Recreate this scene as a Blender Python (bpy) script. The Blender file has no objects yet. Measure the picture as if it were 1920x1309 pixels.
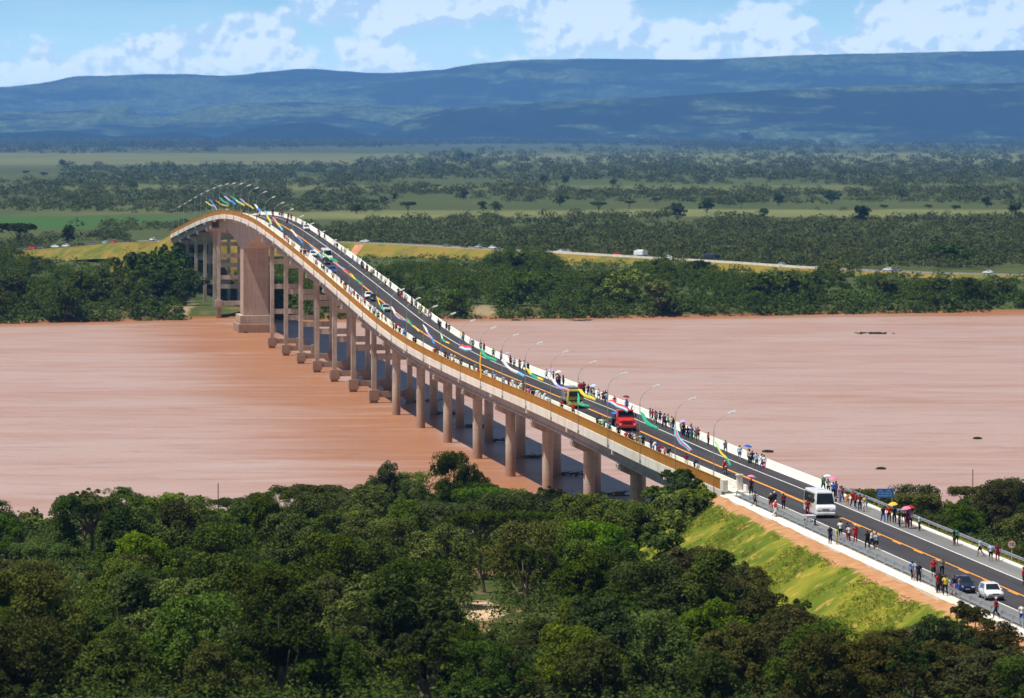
import bpy, math, random
import numpy as np
from mathutils import Vector, Matrix

# ------------------------------------------------------------------ camera, sky, sun
F = 9000.0            # focal length in pixels of the 1920-wide photograph
HOR = 258.0           # horizon row
CAMZ = 53.0           # camera height above the river
scene = bpy.context.scene
COL = scene.collection
R = math.radians

cam_d = bpy.data.cameras.new('camera')
cam = bpy.data.objects.new('camera', cam_d); COL.objects.link(cam)
cam.location = (0, 0, CAMZ); cam.rotation_euler = (R(90), 0, 0)
cam_d.sensor_width = 36.0
cam_d.lens = 36.0 * F / 1920.0
cam_d.shift_x = 0.0
cam_d.shift_y = -(654.5 - HOR) / 1920.0
cam_d.dof.use_dof = True; cam_d.dof.focus_distance = 640.0; cam_d.dof.aperture_fstop = 0.85
cam_d.clip_start = 1.0; cam_d.clip_end = 90000.0
scene.camera = cam

scene.view_settings.view_transform = 'Standard'
scene.view_settings.look = 'None'
scene.view_settings.gamma = 1.0
scene.view_settings.exposure = 0.35
scene.cycles.max_bounces = 5
scene.cycles.diffuse_bounces = 2
scene.cycles.glossy_bounces = 2
scene.cycles.transmission_bounces = 2
scene.cycles.transparent_max_bounces = 4
scene.cycles.volume_bounces = 0
scene.cycles.use_denoising = True
scene.cycles.caustics_reflective = False
scene.cycles.caustics_refractive = False

TH = math.atan(1183.0 / 9000.0)               # the bridge axis runs this far to the left of the view axis
CT, ST = math.cos(TH), math.sin(TH)
# sun: from the left of the bridge, a little from the camera's side
sun_l = -(0.40) ; sun_b = 0.10
sv = Vector((CT * sun_l + ST * sun_b, ST * sun_l - CT * sun_b, 1.0)).normalized()   # towards the sun
sun_el = math.asin(sv.z)
sun_d = bpy.data.lights.new('sun', 'SUN'); sun_d.energy = 4.9; sun_d.angle = R(0.53)
sun_d.color = (1.0, 0.955, 0.88)
sun = bpy.data.objects.new('sun', sun_d); COL.objects.link(sun)
sun.rotation_euler = sv.to_track_quat('Z', 'Y').to_euler()
sun.location = (0, 0, 900)


class NT:
    """small helper for building node trees"""
    def __init__(s, tree):
        s.t = tree; s.n = tree.nodes; s.l = tree.links
    def node(s, typ, **kw):
        n = s.n.new(typ)
        for k, v in kw.items(): setattr(n, k, v)
        return n
    def put(s, sock, v):
        if isinstance(v, bpy.types.NodeSocket): s.l.new(v, sock)
        elif v is not None: sock.default_value = v
    def m(s, op, a, b=None, c=None, clamp=False):
        n = s.n.new('ShaderNodeMath'); n.operation = op; n.use_clamp = clamp
        s.put(n.inputs[0], a)
        if b is not None: s.put(n.inputs[1], b)
        if c is not None: s.put(n.inputs[2], c)
        return n.outputs[0]
    def mix(s, f, a, b):
        n = s.n.new('ShaderNodeMix'); n.data_type = 'RGBA'; n.clamp_factor = True
        s.put(n.inputs[0], f)
        for i, v in ((6, a), (7, b)):
            if isinstance(v, (tuple, list)) and len(v) == 3: v = (*v, 1)
            s.put(n.inputs[i], v)
        return n.outputs[2]
    def sstep(s, v, lo, hi):
        n = s.n.new('ShaderNodeMapRange'); n.interpolation_type = 'SMOOTHSTEP'
        s.put(n.inputs[0], v); n.inputs[1].default_value = lo; n.inputs[2].default_value = hi
        return n.outputs[0]
    def ramp(s, v, lo, hi, a=0.0, b=1.0):
        n = s.n.new('ShaderNodeMapRange')
        s.put(n.inputs[0], v)
        for i, x in enumerate((lo, hi, a, b)): n.inputs[i + 1].default_value = x
        return n.outputs[0]
    def xyz(s, x=0.0, y=0.0, z=0.0):
        n = s.n.new('ShaderNodeCombineXYZ')
        for i, v in enumerate((x, y, z)): s.put(n.inputs[i], v)
        return n.outputs[0]
    def noise(s, vec, scale=1.0, detail=4.0, rough=0.55, dist=0.0):
        n = s.n.new('ShaderNodeTexNoise')
        if vec is not None: s.l.new(vec, n.inputs['Vector'])
        n.inputs['Scale'].default_value = scale; n.inputs['Detail'].default_value = detail
        n.inputs['Roughness'].default_value = rough; n.inputs['Distortion'].default_value = dist
        return n.outputs[0]
    def mapping(s, vec, scale=(1, 1, 1), loc=(0, 0, 0), rot=(0, 0, 0)):
        n = s.n.new('ShaderNodeMapping'); s.l.new(vec, n.inputs[0])
        n.inputs['Scale'].default_value = scale; n.inputs['Location'].default_value = loc
        n.inputs['Rotation'].default_value = rot
        return n.outputs[0]


# ---- world: physical sky with broken cumulus towards the horizon
world = bpy.data.worlds.new('World'); scene.world = world; world.use_nodes = True
w = NT(world.node_tree)
for n in list(w.n): w.n.remove(n)
tc = w.node('ShaderNodeTexCoord')
sep = w.node('ShaderNodeSeparateXYZ'); w.l.new(tc.outputs['Generated'], sep.inputs[0])
dx, dy, dz = sep.outputs
rr = w.m('MAXIMUM', w.m('SQRT', w.m('ADD', w.m('MULTIPLY', dx, dx), w.m('MULTIPLY', dy, dy))), 0.001)
az = w.m('ARCTAN2', dx, dy)                    # azimuth, 0 = straight ahead
el = w.m('ARCTAN2', dz, rr)                    # elevation
sky = w.node('ShaderNodeTexSky', sky_type='NISHITA')
sky.sun_disc = False
sky.sun_elevation = sun_el
sky.sun_rotation = math.atan2(sv.x, sv.y)
sky.altitude = 400; sky.air_density = 1.0; sky.dust_density = 0.35; sky.ozone_density = 2.0
zz = w.m('ADD', w.m('MULTIPLY', w.m('MAXIMUM', dz, 0.0), 0.86), 0.14)
lift = w.m('MINIMUM', w.m('MULTIPLY', w.m('MAXIMUM', dz, 0.0), 6.0), 0.13)
w.l.new(w.xyz(dx, dy, w.m('ADD', zz, lift)), sky.inputs[0])
U = w.m('MULTIPLY', az, 100.0); V = w.m('MULTIPLY', el, 100.0)      # hundredths of a radian
P = w.xyz(U, w.m('MULTIPLY', V, 1.15), 3.7)
PU = w.xyz(w.m('ADD', U, -0.10), w.m('ADD', w.m('MULTIPLY', V, 1.15), 0.16), 3.7)
n1 = w.noise(P, 0.95, 9, 0.50, 0.0)
n1u = w.noise(PU, 0.95, 9, 0.50, 0.0)
def blob(u, v, su, sv_, amp):
    a = w.m('DIVIDE', w.m('SUBTRACT', U, u), su); b = w.m('DIVIDE', w.m('SUBTRACT', V, v), sv_)
    r2 = w.m('ADD', w.m('MULTIPLY', a, a), w.m('MULTIPLY', b, b))
    return w.m('MULTIPLY', w.m('EXPONENT', w.m('MULTIPLY', r2, -1.0)), amp)
def upix(px): return (px - 960) / 90.0
def vpix(py): return (HOR - py) / 90.0
fld = None
for px, py, sx, sy, amp in ((0, 125, 70, 30, .13), (330, 82, 90, 36, .16), (490, 60, 60, 36, .18), (800, 15, 230, 34, .26),
                            (1110, 30, 95, 42, .26), (1400, 35, 80, 34, .22), (1690, 40, 90, 38, .24), (1840, 25, 90, 40, .2),
                            (620, 95, 260, 40, .09), (1300, 85, 300, 40, .12), (1700, 90, 250, 40, .12), (200, 140, 260, 26, .10),
                            (230, 20, 190, 34, -.26), (420, 5, 120, 30, -.2), (1560, 30, 50, 45, -.12), (60, 28, 60, 10, .05), (1260, 0, 100, 15, -.15)):
    b = blob(upix(px), vpix(py), sx / 90, sy / 90, amp * 1.35)
    fld = b if fld is None else w.m('ADD', fld, b)
inside = w.m('SUBTRACT', 1.0, w.sstep(V, 4.5, 14.0))                 # the measured clouds fade into plain noise higher up
dens = w.m('ADD', n1, w.m('MULTIPLY', fld, inside))
mask = w.m('MULTIPLY', w.sstep(dens, 0.485, 0.63), w.ramp(V, 3.0, 30.0, 1.0, 0.12))
relief = w.m('SUBTRACT', n1, n1u)
lit = w.sstep(w.m('ADD', relief, w.m('MULTIPLY', w.m('SUBTRACT', dens, 0.62), 0.25)), -0.045, 0.05)
veil = w.m('MULTIPLY', w.sstep(w.noise(w.xyz(w.m('MULTIPLY', U, 0.35), w.m('MULTIPLY', V, 2.2), 8.0), 0.8, 5, 0.6), 0.35, 0.7), 0.35)
low = w.m('SUBTRACT', 1.0, w.sstep(V, 0.9, 2.6))                     # whiter towards the horizon
skyc = sky.outputs[0]
cs = 9.5
white = w.mix(lit, (0.74 * cs, 0.92 * cs, 1.06 * cs), (1.20 * cs, 1.28 * cs, 1.24 * cs))
cyan = w.mix(w.sstep(V, 0.6, 6.0), (0.70 * cs, 1.14 * cs, 1.16 * cs), skyc)
base = w.mix(w.m('MULTIPLY', w.m('ADD', w.m('MULTIPLY', low, 0.70), veil, clamp=True), inside), cyan, (0.80 * cs, 1.02 * cs, 1.12 * cs))
fin = w.mix(w.m('MULTIPLY', w.m('MULTIPLY', mask, 0.85), w.ramp(V, 0.9, 1.8, 0.45, 1.0)), base, white)
gain = w.ramp(V, 2.5, 14.0, 2.45, 0.38)
sc_ = w.node('ShaderNodeVectorMath', operation='SCALE'); w.l.new(fin, sc_.inputs[0]); w.l.new(gain, sc_.inputs['Scale']); fin = sc_.outputs[0]
above = w.sstep(V, -0.4, 0.0)
fin = w.mix(above, (0.3 * cs, 0.36 * cs, 0.36 * cs), fin)
bg = w.node('ShaderNodeBackground'); w.l.new(fin, bg.inputs[0]); bg.inputs[1].default_value = 0.085
wo = w.node('ShaderNodeOutputWorld'); w.l.new(bg.outputs[0], wo.inputs[0])

# ------------------------------------------------------------------ helpers
rnd = random.Random(11)
def link(o, parent=None):
    COL.objects.link(o)
    if parent is not None: o.parent = parent
    return o
def tag(o, label=None, cat=None, group=None, kind=None):
    if label: o['label'] = label
    if cat: o['category'] = cat
    if group: o['group'] = group
    if kind: o['kind'] = kind
    return o
def empty(name, loc=(0, 0, 0), rz=0.0):
    o = bpy.data.objects.new(name, None); o.location = loc; o.rotation_euler = (0, 0, rz); o.empty_display_size = 0.5
    return link(o)
def copy_tree(o, parent=None):
    c = o.copy(); COL.objects.link(c); c.parent = parent
    for ch in o.children:
        copy_tree(ch, c)
    return c

class MB:
    """collects faces, builds one mesh object"""
    def __init__(s): s.v = []; s.f = []; s.mi = []; s.sm = []
    def add(s, verts, faces, mi=0, smooth=False):
        b = len(s.v); s.v += [tuple(p) for p in verts]
        for f in faces: s.f.append(tuple(i + b for i in f)); s.mi.append(mi); s.sm.append(smooth)
    def box(s, x0, x1, y0, y1, z0, z1, mi=0, M=None):
        v = [(x, y, z) for z in (z0, z1) for y in (y0, y1) for x in (x0, x1)]
        if M is not None: v = [tuple(M @ Vector(p)) for p in v]
        s.add(v, [(0, 2, 3, 1), (4, 5, 7, 6), (0, 1, 5, 4), (2, 6, 7, 3), (0, 4, 6, 2), (1, 3, 7, 5)], mi)
    def rbox(s, x0, x1, y0, y1, z0, z1, b=0.05, mi=0, M=None):
        """box with chamfered edges"""
        v = []; idx = {}
        for i, X in enumerate((x0, x1)):
            for j, Y in enumerate((y0, y1)):
                for k, Z in enumerate((z0, z1)):
                    dx_ = b if i == 0 else -b; dy_ = b if j == 0 else -b; dz_ = b if k == 0 else -b
                    idx[i, j, k] = len(v)
                    v += [(X, Y + dy_, Z + dz_), (X + dx_, Y, Z + dz_), (X + dx_, Y + dy_, Z)]
        if M is not None: v = [tuple(M @ Vector(p)) for p in v]
        g = lambda i, j, k, a: idx[i, j, k] + a
        f = [(g(0,0,0,0), g(0,0,1,0), g(0,1,1,0), g(0,1,0,0)), (g(1,0,0,0), g(1,1,0,0), g(1,1,1,0), g(1,0,1,0)),
             (g(0,0,0,1), g(1,0,0,1), g(1,0,1,1), g(0,0,1,1)), (g(0,1,0,1), g(0,1,1,1), g(1,1,1,1), g(1,1,0,1)),
             (g(0,0,0,2), g(0,1,0,2), g(1,1,0,2), g(1,0,0,2)), (g(0,0,1,2), g(1,0,1,2), g(1,1,1,2), g(0,1,1,2))]
        for k in (0, 1):
            f += [(g(0,0,k,1), g(0,0,k,2), g(1,0,k,2), g(1,0,k,1)), (g(0,1,k,1), g(1,1,k,1), g(1,1,k,2), g(0,1,k,2)),
                  (g(0,0,k,0), g(0,1,k,0), g(0,1,k,2), g(0,0,k,2)), (g(1,0,k,0), g(1,0,k,2), g(1,1,k,2), g(1,1,k,0))]
        for i in (0, 1):
            for j in (0, 1):
                f.append((g(i,j,0,0), g(i,j,1,0), g(i,j,1,1), g(i,j,0,1)))
        for i in (0, 1):
            for j in (0, 1):
                for k in (0, 1): f.append((g(i,j,k,0), g(i,j,k,1), g(i,j,k,2)))
        s.add(v, f, mi)
    def tube(s, pts, rad, seg=8, mi=0, cap=True, smooth=True):
        pts = [Vector(p) for p in pts]
        if not isinstance(rad, (list, tuple)): rad = [rad] * len(pts)
        ring = []; up = Vector((0, 0, 1)); v = []
        for i, p in enumerate(pts):
            d = (pts[min(i + 1, len(pts) - 1)] - pts[max(i - 1, 0)])
            if d.length < 1e-9: d = Vector((0, 0, 1))
            d.normalize()
            a = d.cross(up) if abs(d.z) < 0.95 else d.cross(Vector((1, 0, 0)))
            a.normalize(); b = d.cross(a)
            for k in range(seg):
                t = 2 * math.pi * k / seg
                v.append(p + (a * math.cos(t) + b * math.sin(t)) * rad[i])
        f = []
        for i in range(len(pts) - 1):
            for k in range(seg):
                k2 = (k + 1) % seg
                f.append((i * seg + k, i * seg + k2, (i + 1) * seg + k2, (i + 1) * seg + k))
        s.add(v, f, mi, smooth)
        if cap:
            n = len(pts)
            s.add([v[k] for k in range(seg)], [tuple(range(seg))[::-1]], mi)
            s.add([v[(n - 1) * seg + k] for k in range(seg)], [tuple(range(seg))], mi)
    def ball(s, c, r, seg=10, rings=6, mi=0, sc=(1, 1, 1)):
        v = [(c[0], c[1], c[2] + r * sc[2])]
        for i in range(1, rings):
            ph = math.pi * i / rings
            for k in range(seg):
                t = 2 * math.pi * k / seg
                v.append((c[0] + r * sc[0] * math.sin(ph) * math.cos(t), c[1] + r * sc[1] * math.sin(ph) * math.sin(t), c[2] + r * sc[2] * math.cos(ph)))
        v.append((c[0], c[1], c[2] - r * sc[2]))
        f = [(0, 1 + k, 1 + (k + 1) % seg) for k in range(seg)]
        for i in range(rings - 2):
            for k in range(seg):
                a = 1 + i * seg + k; b = 1 + i * seg + (k + 1) % seg
                f.append((a, a + seg, b + seg, b))
        o = 1 + (rings - 2) * seg
        f += [(len(v) - 1, o + (k + 1) % seg, o + k) for k in range(seg)]
        s.add(v, f, mi, True)
    def loft(s, rings, mi=0, smooth=False, caps=True, closed=True):
        n = len(rings[0]); v = [p for r_ in rings for p in r_]; f = []
        for i in range(len(rings) - 1):
            for k in range(n if closed else n - 1):
                k2 = (k + 1) % n
                f.append((i * n + k, i * n + k2, (i + 1) * n + k2, (i + 1) * n + k))
        s.add(v, f, mi, smooth)
        if caps:
            s.add(rings[0], [tuple(range(n))[::-1]], mi); s.add(rings[-1], [tuple(range(n))], mi)
    def build(s, name, mats, parent=None):
        me = bpy.data.meshes.new(name); me.from_pydata(s.v, [], s.f)
        if not isinstance(mats, (list, tuple)): mats = [mats]
        for m_ in mats: me.materials.append(m_)
        me.polygons.foreach_set('material_index', s.mi); me.polygons.foreach_set('use_smooth', s.sm)
        me.update()
        o = bpy.data.objects.new(name, me); link(o, parent)
        return o

def np_mesh(name, V, Q, mat, smooth=False, mi=None, mats=None):
    """mesh from numpy arrays, Q all with the same number of corners"""
    me = bpy.data.meshes.new(name); V = np.asarray(V, dtype=np.float32); Q = np.asarray(Q, dtype=np.int32)
    me.vertices.add(len(V)); me.vertices.foreach_set('co', V.ravel())
    k = Q.shape[1]
    me.loops.add(Q.size); me.loops.foreach_set('vertex_index', Q.ravel())
    me.polygons.add(len(Q)); me.polygons.foreach_set('loop_start', np.arange(0, Q.size, k, dtype=np.int32))
    me.polygons.foreach_set('loop_total', np.full(len(Q), k, dtype=np.int32))
    for m_ in (mats or [mat]): me.materials.append(m_)
    if mi is not None: me.polygons.foreach_set('material_index', np.asarray(mi, dtype=np.int32))
    me.polygons.foreach_set('use_smooth', np.full(len(Q), smooth, dtype=bool))
    me.update(calc_edges=True)
    return me
def grid_mesh(name, X, Y, Z, mat, smooth=True):
    n, m_ = Z.shape
    V = np.stack([X, Y, Z], -1).reshape(-1, 3)
    i = np.arange(n - 1)[:, None] * m_ + np.arange(m_ - 1)[None]
    Q = np.stack([i, i + 1, i + m_ + 1, i + m_], -1).reshape(-1, 4)
    return np_mesh(name, V, Q, mat, smooth)

def fbm(x, y, seed, octv=4, scale=1.0):
    """cheap value noise in numpy, -1..1"""
    tot = np.zeros(np.broadcast(x, y).shape); amp = 1.0; norm = 0
    for o in range(octv):
        xs = x * scale * 2 ** o + seed * 17.3 + o * 5.1; ys = y * scale * 2 ** o + seed * 9.7 + o * 3.3
        xi = np.floor(xs).astype(np.int64); yi = np.floor(ys).astype(np.int64); xf = xs - xi; yf = ys - yi
        def h(a, b):
            n = (a * 374761393 + b * 668265263 + seed * 974634777) & 0x7fffffff
            n = ((n ^ (n >> 13)) * 1274126177) & 0x7fffffff
            return ((n ^ (n >> 16)) & 0xffff) / 32767.5 - 1
        u = xf * xf * (3 - 2 * xf); v_ = yf * yf * (3 - 2 * yf)
        a = h(xi, yi) * (1 - u) + h(xi + 1, yi) * u; b = h(xi, yi + 1) * (1 - u) + h(xi + 1, yi + 1) * u
        tot = tot + amp * (a * (1 - v_) + b * v_); norm += amp; amp *= 0.5
    return tot / norm

def interp(pts, smooth=True):
    xs = np.array([p[0] for p in pts], float); ys = np.array([p[1] for p in pts], float)
    def f(x):
        x = np.asarray(x, float)
        if not smooth: return np.interp(x, xs, ys)
        m_ = np.gradient(ys, xs)
        i = np.clip(np.searchsorted(xs, x) - 1, 0, len(xs) - 2)
        h = xs[i + 1] - xs[i]; t = np.clip((x - xs[i]) / h, 0, 1)
        r = ((2*t**3 - 3*t**2 + 1) * ys[i] + (t**3 - 2*t**2 + t) * h * m_[i] + (-2*t**3 + 3*t**2) * ys[i+1] + (t**3 - t**2) * h * m_[i+1])
        return r
    return f

def proj(X, Y, Z): return 960 + F * X / Y, HOR + F * (CAMZ - Z) / Y

# ------------------------------------------------------------------ materials
MATS = {}
def newmat(name):
    m_ = bpy.data.materials.new(name); m_.use_nodes = True
    t = NT(m_.node_tree); bs = t.n.get('Principled BSDF')
    return m_, t, bs
def simple(name, col, rough=0.6, var=0.12, scale=3.0, metal=0.0, spec=0.4, bump=0.0, coat=0.0):
    if name in MATS: return MATS[name]
    m_, t, bs = newmat(name)
    c = t.node('ShaderNodeTexCoord').outputs['Object']
    n = t.noise(c, scale, 5, 0.6)
    a = tuple(max(0, x * (1 - var)) for x in col); b = tuple(min(1, x * (1 + var)) for x in col)
    t.put(bs.inputs['Base Color'], t.mix(t.ramp(n, 0.3, 0.7), a, b))
    bs.inputs['Roughness'].default_value = rough; bs.inputs['Metallic'].default_value = metal
    bs.inputs['Specular IOR Level'].default_value = spec
    if coat: bs.inputs['Coat Weight'].default_value = coat
    if bump:
        bp = t.node('ShaderNodeBump'); bp.inputs['Strength'].default_value = bump; bp.inputs['Distance'].default_value = 0.05
        t.l.new(n, bp.inputs['Height']); t.l.new(bp.outputs[0], bs.inputs['Normal'])
    MATS[name] = m_
    return m_

def concrete(name, light, dark, stain=0.4, zflood=None):
    """weathered concrete: streaks running down, patches, optional mud stain up to a flood level"""
    m_, t, bs = newmat(name)
    g = t.node('ShaderNodeNewGeometry').outputs['Position']
    sp = t.node('ShaderNodeSeparateXYZ'); t.l.new(g, sp.inputs[0])
    streak = t.noise(t.mapping(g, (1.3, 1.3, 0.10)), 1.0, 6, 0.65)
    patch = t.noise(g, 0.22, 5, 0.6); fine = t.noise(g, 4.0, 4, 0.6)
    v = t.m('ADD', t.m('MULTIPLY', streak, 0.5), t.m('MULTIPLY', patch, 0.5))
    c = t.mix(t.m('MULTIPLY', t.sstep(v, 0.42, 0.62), stain + 0.4, clamp=True), light, dark)
    c = t.mix(t.m('MULTIPLY', t.sstep(fine, 0.45, 0.75), 0.22), c, tuple(x * 0.7 for x in dark))
    fj = t.m('ABSOLUTE', t.m('SUBTRACT', t.m('FRACT', t.m('DIVIDE', sp.outputs[2], 2.4)), 0.5))
    c = t.mix(t.m('MULTIPLY', t.sstep(fj, 0.465, 0.49), 0.30), c, tuple(x * 0.6 for x in dark))
    if zflood is not None:
        zz_ = t.m('ADD', sp.outputs[2], t.m('MULTIPLY', t.m('SUBTRACT', streak, 0.5), 3.0))
        c = t.mix(t.m('MULTIPLY', t.m('SUBTRACT', 1.0, t.sstep(zz_, zflood - 2.5, zflood + 3.0)), 0.75), c, (0.30, 0.155, 0.085))
    t.put(bs.inputs['Base Color'], c); bs.inputs['Roughness'].default_value = 0.85
    bs.inputs['Specular IOR Level'].default_value = 0.25
    bp = t.node('ShaderNodeBump'); bp.inputs['Strength'].default_value = 0.3; bp.inputs['Distance'].default_value = 0.03
    t.l.new(fine, bp.inputs['Height']); t.l.new(bp.outputs[0], bs.inputs['Normal'])
    return m_

def asphalt(name, c0, c1):
    m_, t, bs = newmat(name)
    g = t.node('ShaderNodeNewGeometry').outputs['Position']
    a = t.mapping(g, (1, 1, 1), rot=(0, 0, -TH))
    lane = t.noise(t.mapping(a, (0.55, 0.02, 1)), 1.0, 4, 0.6); fine = t.noise(g, 6.0, 4, 0.7); pat = t.noise(g, 0.12, 4, 0.6)
    v = t.m('ADD', t.m('ADD', t.m('MULTIPLY', lane, 0.6), t.m('MULTIPLY', fine, 0.2)), t.m('MULTIPLY', pat, 0.2))
    t.put(bs.inputs['Base Color'], t.mix(t.ramp(v, 0.35, 0.65), c0, c1)); bs.inputs['Roughness'].default_value = 0.85
    bs.inputs['Specular IOR Level'].default_value = 0.2
    return m_

M_conc = concrete('concrete_pier', (0.56, 0.48, 0.40), (0.34, 0.265, 0.205), 0.5, 3.0)
M_deck = concrete('concrete_girder', (0.48, 0.43, 0.39), (0.34, 0.29, 0.25), 0.4)
M_white = concrete('concrete_pale', (0.80, 0.76, 0.68), (0.55, 0.49, 0.40), 0.25)
M_bar = concrete('barrier_white', (0.84, 0.85, 0.78), (0.66, 0.68, 0.58), 0.2)
M_ochre = concrete('ochre_panel', (0.42, 0.185, 0.018), (0.30, 0.12, 0.012), 0.1)
M_asph = asphalt('asphalt', (0.030, 0.028, 0.032), (0.066, 0.062, 0.066))
M_asph_l = asphalt('asphalt_shoulder', (0.15, 0.15, 0.15), (0.22, 0.22, 0.215))
M_linew = simple('paint_white', (0.75, 0.74, 0.70), 0.7, 0.15, 2.0)
M_lineo = simple('paint_orange', (0.80, 0.33, 0.045), 0.7, 0.15, 1.0)
M_galv = simple('galvanised_steel', (0.42, 0.46, 0.50), 0.4, 0.2, 2.0, metal=0.6)
M_lamp = simple('lamp_grey', (0.30, 0.31, 0.32), 0.45, 0.1, 2.0, metal=0.3)
M_lamphead = simple('lamp_head_pale', (0.78, 0.79, 0.78), 0.4, 0.05, 2.0)
M_glassd = simple('dark_glass', (0.015, 0.02, 0.025), 0.08, 0.2, 1.0, spec=0.7)
M_tyre = simple('rubber', (0.02, 0.02, 0.02), 0.8, 0.2, 8.0)
M_black = simple('black_plastic', (0.025, 0.025, 0.028), 0.6, 0.2, 5.0)
M_chrome = simple('chrome', (0.6, 0.6, 0.62), 0.2, 0.1, 4.0, metal=1.0)
# ------------------------------------------------------------------ terrain
f_near = interp([(-3000, 560), (-300, 600), (-75, 612), (-30, 635), (0, 652), (20, 668), (35, 655), (60, 640), (120, 632), (300, 620), (3000, 560)], False)
f_far = interp([(-3000, 1200), (-400, 1330), (-145, 1363), (-96, 1392), (22, 1403), (152, 1459), (400, 1530), (3000, 1600)], False)
f_hill = interp([(-50, 50), (0, 49), (60, 40), (120, 31), (200, 21), (340, 11.0), (420, 8.2), (520, 5.6), (650, 2.8), (800, 2.6)])
def zground(X, Y):
    X = np.asarray(X, float); Y = np.asarray(Y, float)
    n = fbm(X, Y, 5, 4, 0.03); n2 = fbm(X, Y, 8, 3, 0.006)
    sn = f_near(X) + n * 5; sf = f_far(X) + n * 9 + n2 * 8
    near = f_hill(Y) + n * 0.5
    edge = np.clip((sn - Y) / 10, -1.6, 1); near = np.where(edge < 1, np.minimum(near, 2.6 * edge + 0.2), near)
    e2 = np.clip((Y - sf) / 7, -1.6, 1)
    far = np.where(e2 < 1, 2.7 * e2 + 0.1, 3.0 + np.clip((Y - 9000) / 15000, 0, 2.2) * 24 + n2 * 0.8 * np.clip((Y - sf - 10) / 200, 0, 1) + n * 0.3)
    return np.where(Y < 1000, near, far)
def zg1(x, y): return float(zground(np.array([x]), np.array([y]))[0])

def build_ground():
    Y = np.concatenate([np.arange(-60, 560, 12), np.arange(560, 700, 4), np.arange(700, 1320, 40), np.arange(1320, 1480, 4),
                        np.arange(1480, 3000, 30), np.geomspace(3000, 47000, 60)])
    xs = np.arange(0, 270, 5.0); xo = np.geomspace(275, 14500, 36)
    X = np.concatenate([-xo[::-1], -xs[:0:-1], xs, xo])
    XX, YY = np.meshgrid(X, Y)
    ZZ = zground(XX, YY)
    m_, t, bs = newmat('ground_cover')
    g = t.node('ShaderNodeNewGeometry').outputs['Position']
    sp = t.node('ShaderNodeSeparateXYZ'); t.l.new(g, sp.inputs[0]); px, py, pz = sp.outputs
    n1 = t.noise(g, 0.06, 6, 0.6); n2 = t.noise(g, 0.6, 5, 0.6); n3 = t.noise(t.mapping(g, (0.0016, 0.0009, 1)), 1.0, 5, 0.6)
    n4 = t.noise(t.mapping(g, (0.006, 0.0016, 1)), 1.0, 6, 0.65)
    soil = t.mix(n2, (0.34, 0.19, 0.10), (0.24, 0.14, 0.075))
    grass = t.mix(n2, (0.030, 0.048, 0.012), (0.075, 0.095, 0.024))
    near = t.mix(t.sstep(n1, 0.52, 0.66), grass, soil)
    # pale river sand clearings
    def spot(cx, cy, rx, ry):
        a = t.m('DIVIDE', t.m('SUBTRACT', px, cx), rx); b = t.m('DIVIDE', t.m('SUBTRACT', py, cy), ry)
        d = t.m('ADD', t.m('SQRT', t.m('ADD', t.m('MULTIPLY', a, a), t.m('MULTIPLY', b, b))), t.m('MULTIPLY', t.m('SUBTRACT', n2, 0.5), 1.4))
        return t.m('SUBTRACT', 1.0, t.sstep(d, 0.75, 1.1))
    sp1 = t.m('MAXIMUM', spot(-3, 469, 2.6, 15), spot(3, 563, 3.0, 5))
    sp1 = t.m('MAXIMUM', t.m('MAXIMUM', sp1, spot(-98, 1425, 4.5, 40)), spot(-8.6, 1418, 4.0, 14))
    near = t.mix(sp1, near, t.mix(n2, (0.62, 0.45, 0.30), (0.50, 0.33, 0.20)))
    fieldA = t.mix(n4, (0.036, 0.052, 0.016), (0.095, 0.115, 0.036))
    fieldB = t.mix(n4, (0.145, 0.165, 0.055), (0.20, 0.20, 0.08))
    yy = t.m('ADD', py, t.m('MULTIPLY', t.m('SUBTRACT', n3, 0.5), t.m('MULTIPLY', py, 0.18)))
    def band(a, b): return t.m('MULTIPLY', t.sstep(yy, a, a * 1.03), t.m('SUBTRACT', 1.0, t.sstep(yy, b * 0.97, b)))
    lv = t.sstep(px, -250, -120)
    bands = t.m('MAXIMUM', t.m('MULTIPLY', band(2900, 3350), lv), t.m('MULTIPLY', band(4500, 5200), 0.5))
    bands = t.m('MAXIMUM', bands, t.m('MULTIPLY', band(8700, 13500), 0.9))
    bands = t.m('MAXIMUM', bands, t.m('MULTIPLY', t.sstep(n3, 0.55, 0.7), 0.35))
    far = t.mix(t.m('MULTIPLY', bands, t.ramp(n4, 0.3, 0.7, 0.45, 0.95)), fieldA, fieldB)
    lush = t.m('MULTIPLY', band(2600, 3150), t.m('SUBTRACT', 1.0, t.sstep(px, -260, -140)))
    far = t.mix(lush, far, (0.045, 0.105, 0.022))
    og = t.m('MULTIPLY', t.m('MULTIPLY', t.sstep(n4, 0.62, 0.70), band(12000, 18500)), t.m('SUBTRACT', 1.0, t.sstep(px, -1500, 0)))
    far = t.mix(og, far, (0.40, 0.24, 0.07))
    # red-brown wet rim along the water
    c = t.mix(t.sstep(py, 1300, 1500), near, far)
    rim = t.m('SUBTRACT', 1.0, t.sstep(pz, 0.3, 1.1))
    c = t.mix(rim, c, (0.28, 0.12, 0.055))
    t.put(bs.inputs['Base Color'], c); bs.inputs['Roughness'].default_value = 0.95; bs.inputs['Specular IOR Level'].default_value = 0.1
    bp = t.node('ShaderNodeBump'); bp.inputs['Strength'].default_value = 0.6; bp.inputs['Distance'].default_value = 0.3
    t.l.new(n2, bp.inputs['Height']); t.l.new(bp.outputs[0], bs.inputs['Normal'])
    me = grid_mesh('ground', XX, YY, ZZ, m_)
    o = bpy.data.objects.new('ground', me); link(o); tag(o, kind='structure')

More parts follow.
